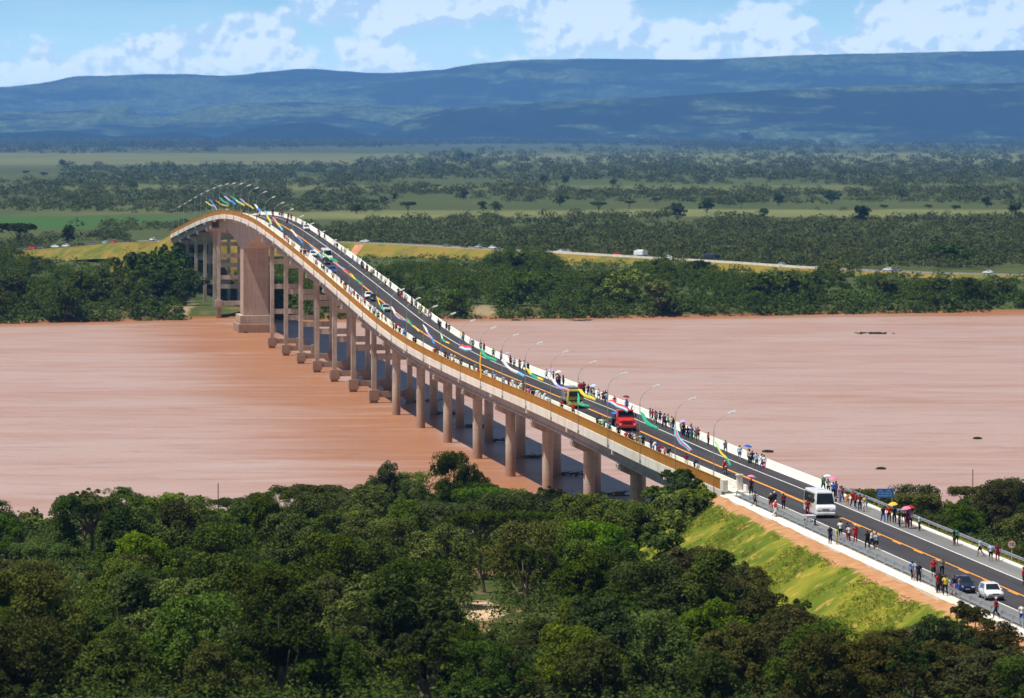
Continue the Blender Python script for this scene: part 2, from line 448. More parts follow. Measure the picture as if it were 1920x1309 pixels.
def build_water():
    m_, t, bs = newmat('muddy_water')
    g = t.node('ShaderNodeNewGeometry').outputs['Position']
    sp = t.node('ShaderNodeSeparateXYZ'); t.l.new(g, sp.inputs[0]); px, py, pz = sp.outputs
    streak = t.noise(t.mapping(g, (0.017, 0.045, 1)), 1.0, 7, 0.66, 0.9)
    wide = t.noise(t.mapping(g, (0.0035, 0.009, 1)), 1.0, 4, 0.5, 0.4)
    # open water paler, a band beside the bridge and along the far bank more orange
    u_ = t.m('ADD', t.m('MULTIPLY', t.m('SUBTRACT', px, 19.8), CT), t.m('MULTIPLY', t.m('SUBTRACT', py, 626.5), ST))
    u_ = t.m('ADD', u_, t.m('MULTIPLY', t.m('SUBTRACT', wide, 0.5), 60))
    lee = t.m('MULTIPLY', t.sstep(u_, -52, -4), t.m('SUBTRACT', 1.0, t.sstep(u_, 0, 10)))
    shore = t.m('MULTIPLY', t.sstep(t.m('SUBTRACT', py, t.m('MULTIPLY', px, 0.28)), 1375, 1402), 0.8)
    orange_band = t.m('MAXIMUM', lee, shore)
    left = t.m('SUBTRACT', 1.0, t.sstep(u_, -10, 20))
    v = t.m('ADD', t.m('ADD', t.m('MULTIPLY', streak, 0.75), t.m('MULTIPLY', wide, 0.35)), t.m('ADD', t.m('MULTIPLY', orange_band, -0.36), t.m('MULTIPLY', left, 0.03)))
    pale_mix = t.sstep(v, 0.20, 0.66)
    mud = t.mix(pale_mix, (0.36, 0.155, 0.070), (0.46, 0.315, 0.265))
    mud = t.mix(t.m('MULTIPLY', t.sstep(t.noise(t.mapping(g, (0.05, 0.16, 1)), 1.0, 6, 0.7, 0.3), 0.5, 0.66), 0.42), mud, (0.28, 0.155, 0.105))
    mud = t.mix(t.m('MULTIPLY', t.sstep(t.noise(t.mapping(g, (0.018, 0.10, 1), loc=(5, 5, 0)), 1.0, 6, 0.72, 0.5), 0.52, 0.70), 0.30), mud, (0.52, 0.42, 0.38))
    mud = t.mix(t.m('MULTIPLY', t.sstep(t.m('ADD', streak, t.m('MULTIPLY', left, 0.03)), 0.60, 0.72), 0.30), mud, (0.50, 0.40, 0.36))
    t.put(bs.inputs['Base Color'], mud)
    bs.inputs['Roughness'].default_value = 0.35
    bs.inputs['IOR'].default_value = 1.33
    bs.inputs['Specular IOR Level'].default_value = 0.5
    w1 = t.noise(t.mapping(g, (0.5, 0.9, 1)), 1.0, 5, 0.65, 0.4)
    bp = t.node('ShaderNodeBump'); bp.inputs['Strength'].default_value = 0.5; bp.inputs['Distance'].default_value = 0.6
    w2 = t.noise(t.mapping(g, (0.10, 0.22, 1)), 1.0, 6, 0.7, 0.4)
    t.l.new(t.m('ADD', w1, t.m('MULTIPLY', w2, 2.0)), bp.inputs['Height']); t.l.new(bp.outputs[0], bs.inputs['Normal'])
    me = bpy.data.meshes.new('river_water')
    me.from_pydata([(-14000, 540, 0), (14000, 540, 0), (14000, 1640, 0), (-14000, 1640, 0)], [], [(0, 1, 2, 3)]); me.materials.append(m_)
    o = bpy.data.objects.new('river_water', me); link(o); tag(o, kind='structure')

def mount_mat(name, seed, bright=0.5):
    m_, t, bs = newmat(name)
    g = t.node('ShaderNodeNewGeometry').outputs['Position']
    a = t.noise(t.mapping(g, (0.0006, 0.0004, 0.006), loc=(seed, seed, 0)), 1.0, 6, 0.66, 0.4)
    b = t.noise(t.mapping(g, (0.004, 0.0015, 0.02)), 1.0, 6, 0.7)
    f_ = t.noise(t.mapping(g, (0.022, 0.004, 0.055)), 1.0, 6, 0.8)
    v = t.m('ADD', t.m('MULTIPLY', a, 0.75), t.m('MULTIPLY', b, 0.25))
    c = t.mix(t.sstep(v, bright - .05, bright + 0.05), (0.006, 0.012, 0.012), (0.14, 0.20, 0.08))
    c = t.mix(t.m('MULTIPLY', t.sstep(v, bright + 0.12, bright + 0.17), 0.7), c, (0.26, 0.32, 0.13))
    c = t.mix(t.m('MULTIPLY', t.sstep(f_, 0.38, 0.58), 0.7), c, (0.010, 0.020, 0.014))
    t.put(bs.inputs['Base Color'], c); bs.inputs['Roughness'].default_value = 1.0; bs.inputs['Specular IOR Level'].default_value = 0.0
    return m_

def ridge(name, D, front, prof, seed, bright, relief=0.25, rough=4.0, x0=-700, x1=2700):
    """one mountain ridge: crest at distance D, foot `front` metres nearer, crest line given as pixel heights of the skyline"""
    pf = interp(prof)
    n = 620; m_ = 56
    pxs = np.linspace(x0, x1, n); X = (pxs - 960) * D / F
    zc = CAMZ + (HOR - pf(np.clip(pxs, prof[0][0], prof[-1][0]))) * D / F
    t = np.concatenate([np.linspace(0, 1, m_), [1.06, 1.2]])
    XX = np.repeat(X[None], len(t), 0); TT = np.repeat(t[:, None], n, 1)
    YY = D - front + TT * front
    YY = YY + fbm(XX, YY * 0.2, seed + 3, 3, 1 / 2500.) * front * 0.15 * np.sin(np.clip(TT, 0, 1) * np.pi)
    spur = 1 - np.abs(fbm(XX, YY * 0.3, seed, 5, 1 / 1500.)) * 2.2
    f_ = np.clip(TT, 0, 1) ** 0.9
    gul = 1 - np.abs(fbm(XX, YY * 0.25, seed + 50, 4, 1 / 420.)) * 2.2
    ZZ = zc[None] * f_ * (1 + (relief * 1.5 * (spur - 0.6) + .22 * (gul - .6)) * np.sin(np.clip(TT, 0, 1) ** .7 * np.pi))
    ZZ = ZZ + fbm(XX, YY, seed + 9, 4, 1 / 130.) * rough * np.clip(TT, 0, 1) ** .5
    ZZ = np.where(TT > 1, ZZ - (TT - 1) * zc[None] * 0.9, ZZ)
    ZZ = np.where(TT <= 0, -0.5, ZZ)
    me = grid_mesh(name, XX, YY, ZZ, mount_mat(name + '_cover', seed, bright))
    o = bpy.data.objects.new(name, me); link(o); tag(o, kind='structure')

def build_mountains():
    ridge('hills', 45000, 5500, [(-700, 190), (-200, 172), (0, 163), (40, 160), (100, 152), (130, 145), (200, 142), (280, 139), (350, 139), (420, 142), (500, 135),
          (570, 129), (640, 133), (700, 137), (810, 132), (900, 125), (1100, 122), (2700, 110)], 3, 0.50, 0.5)
    ridge('hills', 39000, 4000, [(-700, 275), (440, 275), (480, 212), (520, 190), (560, 178), (640, 164), (700, 157), (760, 148), (810, 139), (830, 131), (880, 122),
          (960, 114), (1060, 111), (1100, 110), (1200, 111), (1300, 112), (1380, 109), (1480, 104), (1600, 101), (1700, 99), (1800, 97), (1919, 94), (2700, 80)], 21, 0.52, 0.45)
    ridge('hills', 31000, 3500, [(-700, 190), (-200, 205), (0, 210), (200, 203), (240, 198), (256, 212), (300, 220), (380, 200), (520, 192), (700, 196), (860, 200), (1000, 205), (1200, 240), (1300, 275), (2700, 275)], 12, 0.46, 0.4)
    ridge('hills', 25500, 1800, [(-700, 280), (640, 280), (690, 264), (715, 246), (760, 226), (830, 208), (960, 196), (1080, 188), (1200, 184), (1300, 178), (1400, 172),
          (1500, 166), (1600, 162), (1750, 158), (1919, 155), (2700, 140)], 33, 0.565, 0.5)
    ridge('hills', 24000, 1800, [(-700, 240), (0, 249), (80, 246), (130, 245), (190, 255), (300, 250), (340, 247), (420, 256), (460, 244), (510, 234), (560, 227), (600, 231),
          (660, 245), (720, 258), (800, 272), (900, 279), (2700, 279)], 44, 0.60, 0.3)

def build_haze():
    mb = MB(); mb.box(-15500, 15500, -80, 48000, -5.5, 1450)
    m_ = bpy.data.materials.new('haze_air'); m_.use_nodes = True; nt = m_.node_tree
    for n in list(nt.nodes): nt.nodes.remove(n)
    out = nt.nodes.new('ShaderNodeOutputMaterial'); pv = nt.nodes.new('ShaderNodeVolumePrincipled')
    pv.inputs['Color'].default_value = (0.19, 0.47, 1.0, 1)
    pv.inputs['Density'].default_value = 3.4e-5
    pv.inputs['Anisotropy'].default_value = 0.0
    nt.links.new(pv.outputs[0], out.inputs['Volume'])
    o = mb.build('haze', m_); tag(o, kind='stuff')
    return o
build_ground(); build_water(); build_mountains(); build_haze()
# ------------------------------------------------------------------ the bridge
PX0, PY0 = 16.2 + 3.6 * CT, 626.0 + 3.6 * ST
def W(s, u, z): return Vector((PX0 - ST * s + CT * u, PY0 + CT * s + ST * u, z))
def SU(X, Y):
    dx_, dy_ = X - PX0, Y - PY0
    return -ST * dx_ + CT * dy_, CT * dx_ + ST * dy_
_prof = [(150, 10.4), (300, 11.2), (429, 12.0), (480, 12.35), (540, 12.75), (597, 13.0), (651, 13.5), (690, 13.8), (736, 13.95), (769, 14.05), (805, 14.25), (845, 14.65),
         (877, 15.3), (925, 17.0), (978, 19.6), (1039, 22.7), (1106, 25.9), (1143, 27.55), (1182, 29.2), (1226, 30.75), (1271, 31.6), (1300, 31.75), (1330, 31.55), (1373, 30.5),
         (1431, 28.3), (1496, 25.2), (1564, 21.7), (1600, 19.8), (1700, 14.6), (1800, 11.2), (1860, 10.6), (1950, 10.4)]
_pf = interp([((y - 625.6) / CT, z) for y, z in _prof])
def deck(s): return float(_pf(s))
SPAN = 42.0
S0, S1 = -2 * SPAN + 0.5, (1580 - 625.6) / CT     # abutment to abutment
NP = 24
UL, UR = -6.75, 6.0

def strip(mb, prof, s0, s1, step=6.0, mi=0, closed=True, zoff=0.0, smooth=False, caps=True):
    """sweep a cross-section [(u, z above deck)] along the road"""
    n = max(1, int(math.ceil((s1 - s0) / step))); rings = []
    for i in range(n + 1):
        s = s0 + (s1 - s0) * i / n; d = deck(s)
        rings.append([W(s, u, d + z + zoff) for u, z in prof])
    mb.loft(rings, mi, smooth, caps and closed, closed)

bridge = empty('bridge', W(S0, 0, 0)); bridge_inv = Matrix.Translation(-W(S0, 0, 0))
tag(bridge, 'long concrete road bridge humped over the brown river with ochre side panels', 'bridge')
def bpart(mb, name, mat, parent=None):
    """part of the bridge: vertices are given in world coordinates"""
    o = mb.build(name, mat); o.data.transform(bridge_inv)
    o.parent = parent or bridge
    return o

def build_bridge():
    # deck slab with its white edge fascia
    mb = MB()
    strip(mb, [(UL, .18), (-4.3, .18), (-4.3, 0.0), (5.35, 0.0), (UR, 0.0), (UR, -.95), (UR - .35, -.95), (UR - .35, -.30), (UL + .35, -.30), (UL + .35, -1.0), (UL, -1.0)], S0, S1)
    bpart(mb, 'deck_slab', M_white)
    mb = MB(); strip(mb, [(-3.88, .012), (5.35, .012)], S0, S1, closed=False); bpart(mb, 'road_surface', M_asph)
    for u0, u1, nm, mt in ((-3.50, -3.34, 'edge_line', M_linew), (3.16, 3.32, 'edge_line', M_linew)):
        mb = MB(); strip(mb, [(u0, .018), (u1, .018)], S0, S1, closed=False); bpart(mb, nm, mt)
    mb = MB(); strip(mb, [(-.08, .018), (.26, .018)], S0, S1, closed=False); bpart(mb, 'centre_line', M_lineo)
    # new jersey barriers
    mb = MB(); strip(mb, [(5.35, 0.015), (5.50, .28), (5.72, .90), (5.95, .90), (5.95, 0.002)], S0, S1); bpart(mb, 'safety_barrier', M_bar)
    mb = MB(); strip(mb, [(-4.22, .185), (-4.22, .88), (-4.02, .88), (-3.94, .28), (-3.86, .015), (-4.22, .015)], S0, S1); bpart(mb, 'walkway_barrier', M_bar)
    # ochre parapet along the walkway: panels between posts under a rail
    mb = MB(); strip(mb, [(-6.64, .20), (-6.64, 1.36), (-6.56, 1.36), (-6.56, .20)], S0 + 2.0, S1)
    pp = bpart(mb, 'walkway_parapet', M_ochre)
    mb = MB(); strip(mb, [(-6.68, 1.36), (-6.68, 1.44), (-6.52, 1.44), (-6.52, 1.36)], S0 + 2.0, S1); bpart(mb, 'handrail', M_ochre, pp)
    # precast girders, one set per span
    def girder(mb, s0, s1, u, dep):
        n = 4; rings = []
        for i in range(n + 1):
            s = s0 + (s1 - s0) * i / n; d = deck(s0) + (deck(s1) - deck(s0)) * i / n
            d = min(d, deck(s))
            t = -.31; b = t - dep
            sec = [(-.45, t), (.45, t), (.45, t - .18), (.12, t - .4), (.12, b + .45), (.32, b + .22), (.32, b), (-.32, b), (-.32, b + .22), (-.12, b + .45), (-.12, t - .4), (-.45, t - .18)]
            rings.append([W(s, u + a, d + z) for a, z in sec])
        mb.loft(rings)
    for k in range(-2, NP):
        if 14 <= k < 18: continue
        s0, s1 = k * SPAN, (k + 1) * SPAN
        if k == 18: s0 = 782.0
        if k == NP - 1: s1 = S1 - 1.0
        if s1 <= s0: continue
        mb = MB()
        for u in (-5.6, -2.8, 0, 2.6, 5.1): girder(mb, s0 + .15, s1 - .15, u, 2.4)
        bpart(mb, 'girder', M_deck)
    # drain corbels carrying dark outlet marks at each pier
    for k in range(-1, NP):
        s = k * SPAN; d = deck(s); mb = MB()
        p = [W(s - .3, -6.85, d - 1.1), W(s + .3, -6.85, d - 1.1), W(s + .3, -6.1, d - 1.1), W(s - .3, -6.1, d - 1.1)]
        mb.add(p + [q + Vector((0, 0, -.45)) for q in p], [(0, 1, 2, 3), (7, 6, 5, 4), (0, 4, 5, 1), (1, 5, 6, 2), (2, 6, 7, 3), (3, 7, 4, 0)])
        bpart(mb, 'drain_spout', M_white)
    # piers
    def obox(mb, s0, s1, u0, u1, z0, z1, mi=0, taper=0.0):
        lo = [W(s0, u0 + taper, z0), W(s1, u0 + taper, z0), W(s1, u1 - taper, z0), W(s0, u1 - taper, z0)]
        hi = [W(s0, u0, z1), W(s1, u0, z1), W(s1, u1, z1), W(s0, u1, z1)]
        mb.add(lo + hi, [(3, 2, 1, 0), (4, 5, 6, 7), (0, 1, 5, 4), (1, 2, 6, 5), (2, 3, 7, 6), (3, 0, 4, 7)], mi)
    def cyl(mb, s, u, z0, z1, r, seg=24):
        c = W(s, u, 0)
        mb.tube([(c.x, c.y, z0), (c.x, c.y, (z0 + z1) / 2), (c.x, c.y, z1)], r, seg)
    slim = {}
    for k in list(range(-1, 15)) + list(range(18, NP)):
        s = k * SPAN if k != 18 else 781.0
        d = deck(s); top = d - .31 - 2.42
        if k in range(18, 24): s_ = s
        mb = MB(); obox(mb, s - .85, s + .85, -5.5, 5.4, top - 1.35, top - .12, taper=0.0)
        # chamfered cap ends
        mb = MB()
        prof = [(-6.2, top - .12), (5.8, top - .12), (5.8, top - .75), (4.4, top - 1.5), (-4.5, top - 1.5), (-6.2, top - .75)]
        mb.loft([[W(s - .85, u, z) for u, z in prof], [W(s + .85, u, z) for u, z in prof]])
        pier = bpart(mb, 'pier', M_conc)
        mb = MB()
        for u in (-6.1, 5.25):
            for ds in (-.75, .35):
                mb = MB(); obox(mb, s + ds, s + ds + .4, u, u + .45, top - .119, top + .42); bpart(mb, 'bearing_block', M_white, pier)
        if k <= 7:
            for u in (-3.6, 3.6):
                mb = MB(); cyl(mb, s, u, -3, top - 1.5, .80); bpart(mb, 'column', M_conc, pier)
        else:
            base = 2.6 if k < 15 else 5.6
            if k >= 19: base = 2.4
            for u in (-3.6, 3.6):
                mb = MB(); obox(mb, s - .55, s + .55, u - .48, u + .48, base, top - 1.5); bpart(mb, 'column', M_conc, pier)
                mb = MB()
                if k < 19:
                    obox(mb, s - 1.1, s + 1.1, u - 1.05, u + 1.05, base - 2.05, base)
                    obox(mb, s - .8, s + .8, u - .75, u + .75, -3, base - 2.052)
                    bpart(mb, 'footing', M_conc, pier)
            mb = MB()
            if k < 19: obox(mb, s - .6, s + .6, -2.545, 2.545, base - 1.45, base - .25); bpart(mb, 'tie_beam', M_conc, pier)
            z = base + 6.0
            while z < top - 4.5:
                mb = MB(); obox(mb, s - .4, s + .4, -3.115, 3.115, z, z + 1.25); bpart(mb, 'tie_beam', M_conc, pier)
                z += 6.3
    # main river pier with its haunched box girder
    sm = (1312 - 625.6) / CT
    mb = MB()
    obox(mb, sm - 10, sm + 10, -5.1, 5.1, -3, 2.3)
    mp = bpart(mb, 'main_pier_footing', M_conc)
    mb = MB(); obox(mb, sm - 8.2, sm + 8.2, -4.5, 4.5, 2.305, 4.6); bpart(mb, 'footing_step', M_conc, mp)
    mb = MB(); obox(mb, sm - 6, sm + 6, -3.45, 3.45, 4.605, 22.6); bpart(mb, 'main_pier', concrete('concrete_river_pier', (0.46, 0.35, 0.28), (0.33, 0.235, 0.18), 0.35, 4.5))
    hb = interp([(-104, 0), (-80, 3.3), (-54, 4.3), (-22, 7.2), (-6, 9.0), (6, 9.0), (22, 7.2), (54, 4.0), (84, 3.0), (96, 3.0)], False)
    mb = MB(); rings = []
    for i in range(49):
        ds = -98.2 + (94 + 98.2) * i / 48; s = sm + ds; d = deck(s)
        dep = float(hb(ds)); b = (d - dep) if abs(ds) > 6 else 22.62
        if abs(ds) <= 22: b = max(22.61, 22.61 + (abs(ds) - 6) * 0.115) if abs(ds) > 6 else 22.61
        b = min(b, d - 3.0)
        rings.append([W(s, -3.45, b), W(s, -3.45, d - .32), W(s, 3.45, d - .32), W(s, 3.45, b)])
    mb.loft(rings); bpart(mb, 'haunched_box_girder', M_deck)
    # end abutments and the end posts of the walkway parapet
    for s, a in ((S0, -1), (S1, 1)):
        d = deck(s); mb = MB()
        lo, hi = (s - 3, s - .02) if a < 0 else (s + .02, s + 3)
        obox(mb, lo, hi, UL, UR, 0 if a < 0 else 2, d - .02)
        bpart(mb, 'abutment', M_white if a < 0 else M_conc)
    d = deck(S0)
    mb = MB(); obox(mb, S0 - .4, S0 + 1.6, -6.9, -6.35, d + .19, d + 1.5); obox(mb, S0 + 1.7, S0 + 2.3, -4.9, -4.3, d + .19, d + 1.85); obox(mb, S0 + 1.55, S0 + 2.4, -5.0, -4.2, d + 1.855, d + 2.0)
    bpart(mb, 'end_post', M_white)
    # driftwood caught on the columns of the downstream row is its own thing, see below
build_bridge()

# ------------------------------------------------------------------ approach roads
def build_approach():
    m_, t, bs = newmat('embankment_grass')
    g = t.node('ShaderNodeNewGeometry').outputs['Position']
    n1 = t.noise(g, 0.10, 5, 0.6); n2 = t.noise(g, 0.8, 5, 0.65); n3 = t.noise(t.mapping(g, (.5, .5, .12), rot=(0, 0, -TH)), 1.0, 4, .6)
    sp = t.node('ShaderNodeSeparateXYZ'); t.l.new(g, sp.inputs[0])
    uu = t.m('ADD', t.m('MULTIPLY', t.m('SUBTRACT', sp.outputs[0], PX0), CT), t.m('MULTIPLY', t.m('SUBTRACT', sp.outputs[1], PY0), ST))
    n5 = t.noise(g, 0.35, 6, 0.7)
    c = t.mix(t.sstep(n1, 0.40, 0.62), (0.085, 0.125, 0.010), (0.25, 0.235, 0.025))
    c = t.mix(t.m('MULTIPLY', t.sstep(n5, 0.4, 0.6), 0.5), c, (0.12, 0.16, 0.014))
    c = t.mix(t.m('MULTIPLY', t.sstep(t.m('ADD', t.m('MULTIPLY', n2, .6), t.m('MULTIPLY', n3, .4)), 0.53, 0.64), .7), c, (0.46, 0.27, 0.08))
    edge = t.m('ADD', uu, t.m('ADD', t.m('MULTIPLY', t.m('SUBTRACT', n5, 0.5), 3.2), t.m('MULTIPLY', t.m('SUBTRACT', n1, 0.5), 2.5)))
    soilc = t.mix(t.ramp(n2, .3, .7), (0.36, 0.17, 0.075), (0.52, 0.29, 0.15))
    c = t.mix(t.m('MULTIPLY', t.sstep(edge, -9.7, -9.2), t.m('SUBTRACT', 1.0, t.sstep(uu, 6.9, 7.3))), c, soilc)
    t.put(bs.inputs['Base Color'], c); bs.inputs['Roughness'].default_value = 0.9; bs.inputs['Specular IOR Level'].default_value = 0.1
    bp = t.node('ShaderNodeBump'); bp.inputs['Strength'].default_value = 0.8; bp.inputs['Distance'].default_value = 0.25
    t.l.new(n2, bp.inputs['Height']); t.l.new(bp.outputs[0], bs.inputs['Normal'])
    # embankment body: fine mesh with a bumpy soil shoulder and gully-worn slope
    sa, sb = -520.0, S0 - .5
    us = np.array([-42, -36, -31, -27, -24, -21.5, -19.5, -18, -16.6, -15.4, -14.3, -13.3, -12.4, -11.6, -10.9, -10.3, -9.8, -9.3, -8.9, -8.5, -8.1, -7.75, -7.3, -6.2, 0, 6.0, 6.6, 7.5, 8.5, 10, 12, 14, 17, 20, 25, 32])
    ss = np.arange(sa, sb + .1, 1.25); ss[-1] = sb
    S_, U_ = np.meshgrid(ss, us, indexing='ij')
    D = np.array([deck(s) for s in ss])[:, None]
    n = fbm(S_, U_, 31, 4, 0.22); nb = fbm(S_, U_, 37, 3, 0.09)
    ZL = np.where(U_ < -7.6, -0.10, -0.5) - np.clip(-7.6 - U_, 0, 2.2) * 0.16 + np.where((U_ < -7.7) & (U_ > -10.2), n * 0.35 + .05, 0)
    slope = np.where(U_ < -9.6 + nb * .8, (-9.6 + nb * .8 - U_) * 0.62 - n * 0.35, 0)
    ZR = -0.12 - np.clip(U_ - 6.3, 0, 1.6) * 0.08 - np.clip(U_ - 7.9, 0, 99) * 0.6 + np.where(U_ > 7, n * .15, 0)
    Z = D + np.where(U_ < 0, ZL - slope, ZR)
    Z = np.maximum(Z, -1.0)
    X = PX0 - ST * S_ + CT * U_; Y = PY0 + CT * S_ + ST * U_
    me = grid_mesh('embankment', X, Y, Z, m_)
    o = bpy.data.objects.new('embankment', me); link(o); tag(o, kind='structure')
    # road sheets on top of it
    def sheet(nm, prof, mat, a=sa, b=sb):
        mb = MB(); strip(mb, prof, a, b, 5.0, closed=False); o = mb.build(nm, mat); tag(o, kind='structure'); return o
    a2 = S0 - .02
    sheet('road', [(-3.35, .008), (3.2, .008)], M_asph, sa, a2)
    sheet('road_shoulder', [(-6.25, .0), (-3.352, .004)], M_asph_l, sa, a2 - 2.99); sheet('road_shoulder', [(3.202, .004), (5.75, .0)], M_asph_l, sa, a2 - 2.99)
    mb = MB(); strip(mb, [(-3.50, .014), (-3.34, .014)], sa, a2, closed=False); o = mb.build('road_marking', M_linew); tag(o, kind='structure')
    mb = MB(); strip(mb, [(3.14, .014), (3.30, .014)], sa, a2, closed=False); o = mb.build('road_marking', M_linew); tag(o, kind='structure')
    # double centre line: one continuous, one with thick dashes towards the village
    mb = MB(); strip(mb, [(-.02, .014), (.18, .014)], sa, a2, closed=False)
    strip(mb, [(-.30, .0145), (-.08, .0145)], -110, a2, closed=False)
    s = -114
    while s > sa: strip(mb, [(-.30, .0145), (-.08, .0145)], s - 4.0, s, closed=False); s -= 10.0
    o = mb.build('road_marking', M_lineo); tag(o, kind='structure')
    mb = MB(); strip(mb, [(-7.7, -.4), (-7.7, -.03), (-7.6, .02), (-6.3, .01), (-6.26, -.4)], sa, sb - 2.4); o = mb.build('pavement', M_white); tag(o, kind='structure')
    mb = MB(); strip(mb, [(5.76, -.3), (5.76, .10), (5.9, .16), (6.3, .16), (6.34, -.3)], sa, sb - 2.4); o = mb.build('kerb', M_white); tag(o, kind='structure')
build_approach()

def guardrail(u, s0, s1, face, label, post=4.0):
    e = empty('guardrail', W(s0, u, deck(s0))); tag(e, label, 'guardrail')
    inv = Matrix.Translation(-W(s0, u, deck(s0)))
    mb = MB(); w_ = .04 * face
    strip(mb, [(u, .42), (u + w_ * 1.6, .49), (u, .56), (u + w_ * 1.6, .64), (u, .72), (u - w_, .72), (u + w_ * .6, .64), (u - w_, .56), (u + w_ * .6, .49), (u - w_, .42)], s0, s1, 4.0)
    o = mb.build('rail', M_galv); o.data.transform(inv); o.parent = e
    s = s0 + 1; k = 0
    while s < s1 and k < 98:
        mb = MB(); c = W(s, u - .13 * face, deck(s))
        mb.box(c.x - .06, c.x + .06, c.y - .08, c.y + .08, c.z - .3, c.z + .70)
        o = mb.build('post', M_galv); o.data.transform(inv); o.parent = e
        s += post; k += 1
guardrail(-6.15, -330, S0 - 5, 1, 'steel guardrail on posts along the pavement above the orange soil bank')
guardrail(6.75, -330, S0 - 1, -1, 'steel guardrail beyond the pale kerb on the river forest side')

# ------------------------------------------------------------------ the far bank highway
HW = [(-900, 472, 4.5), (-250, 478, 4.6), (-40, 474, 5.0), (60, 468.5, 6.3), (180, 460, 8.8), (262, 453, 11.0), (330, 450, 11.0), (450, 450, 10.6), (560, 450.5, 9.8), (650, 453.5, 8.8),
      (780, 459, 8.0), (930, 467, 7.4), (1060, 474, 7.0), (1180, 481, 6.6), (1300, 488, 6.2), (1420, 495, 5.6), (1520, 502, 5.1), (1640, 507, 4.7), (1750, 511, 4.4), (1930, 515, 4.2), (2400, 522, 4.2)]
def hw_pts():
    out = []
    for px, py, z in HW:
        Y = F * (CAMZ - z) / (py - HOR); out.append(((px - 960) * Y / F, Y, z))
    return out
HWP = hw_pts()
_hx = interp([(i, p[0]) for i, p in enumerate(HWP)]); _hy = interp([(i, p[1]) for i, p in enumerate(HWP)]); _hz = interp([(i, p[2]) for i, p in enumerate(HWP)])
def HWc(t, off=0.0):
    e = 0.02; x, y, z = float(_hx(t)), float(_hy(t)), float(_hz(t))
    dx_, dy_ = float(_hx(t + e) - _hx(t - e)), float(_hy(t + e) - _hy(t - e)); l = math.hypot(dx_, dy_)
    return x + dy_ / l * off, y - dx_ / l * off, z, math.atan2(dy_, dx_)        # off > 0 : towards the camera
def build_highway():
    def sweep(nm, prof, mat, t0, t1, kind='structure', n=120, closed=False):
        mb = MB(); rings = []
        for i in range(n + 1):
            t = t0 + (t1 - t0) * i / n; ring = []
            for off, dz_ in prof:
                x, y, z, a = HWc(t, off); ring.append((x, y, max(z + dz_, 1.5)))
            rings.append(ring)
        mb.loft(rings, 0, False, False, closed); o = mb.build(nm, mat); tag(o, kind=kind); return o
    m_, t, bs = newmat('far_bank_dry_grass')
    g = t.node('ShaderNodeNewGeometry').outputs['Position']
    n1 = t.noise(g, 0.035, 4, 0.6); n2 = t.noise(g, 0.25, 5, 0.65)
    c = t.mix(t.sstep(n1, 0.42, 0.58), (0.20, 0.17, 0.030), (0.095, 0.125, 0.022))
    c = t.mix(t.m('MULTIPLY', t.sstep(n2, 0.44, 0.62), .55), c, (0.32, 0.17, 0.055))
    t.put(bs.inputs['Base Color'], c); bs.inputs['Roughness'].default_value = 0.95; bs.inputs['Specular IOR Level'].default_value = 0.05
    T = len(HWP) - 1
    sweep('embankment', [(18, -6.5), (12, -3.6), (6.4, -.15), (6.2, -.06), (-6.2, -.06), (-14, -5)], m_, 0, T)
    sweep('road_shoulder', [(6.2, -.03), (-6.2, -.03)], simple('pale_gravel', (0.50, 0.42, 0.35), 0.9, 0.2, 0.1), 0, T)
    sweep('road', [(4.2, .0), (-4.4, .0)], simple('far_asphalt', (0.13, 0.13, 0.135), 0.9, 0.15, 0.1), 0, T)
    # pale crash barrier on the visible side of the curve
    mb = MB(); rings = []
    for i in range(90):
        t_ = 11.9 + (16.3 - 11.9) * i / 89; r_ = []
        for off, dz_ in ((5.9, 0), (5.9, .8), (5.6, .8), (5.5, 0)):
            x, y, z, a = HWc(t_, off); r_.append((x, y, z + dz_))
        rings.append(r_)
    mb.loft(rings); o = mb.build('concrete_barrier', M_white); tag(o, 'low pale concrete barrier edging the highway on the far bank', 'barrier')
    # link embankment from the bridge end down to the highway
    mb = MB(); rings = []
    for i in range(25):
        s = S1 + 3.2 + (250 - 3.2) * i / 24; d = deck(s)
        w_ = (d - 2.0) * 1.5 + .01
        rings.append([W(s, -7 - w_, 1.8), W(s, -7, d - .12), W(s, 6.5, d - .12), W(s, 6.5 + w_, 1.8)])
    rings.insert(0, [W(S1 - 24, -20, 1.8), W(S1 - 24, -7, 1.9), W(S1 - 24, 6.5, 1.9), W(S1 - 24, 20, 1.8)])
    mb.loft(rings, 0, False, False, False); o = mb.build('embankment', m_); tag(o, kind='structure')
    mb = MB(); strip(mb, [(-4.5, -.03), (4.5, -.03)], S1, S1 + 245, 8, closed=False); o = mb.build('road', M_asph); tag(o, kind='structure')
    # worn erosion gullies of bare soil down the bank
    gm = simple('bare_orange_soil', (0.52, 0.25, 0.13), 0.95, 0.25, 0.5)
    for t0, off0, length, w_ in ((9.35, 8, 26, 1.8), (12.0, 8, 16, .9)):
        mb = MB(); vv = []
        for i in range(9):
            o_ = off0 + length * i / 8 * .8; x, y, z, a = HWc(t0 + i * .012, o_); zz_ = max(z - (o_ - 6.2) * .56, 2.6) + .35
            vv += [(x - w_, y, zz_), (x + w_, y, zz_)]
        mb.add(vv, [(2 * i, 2 * i + 1, 2 * i + 3, 2 * i + 2) for i in range(8)]); o = mb.build('path', gm); tag(o, kind='structure')
build_highway()

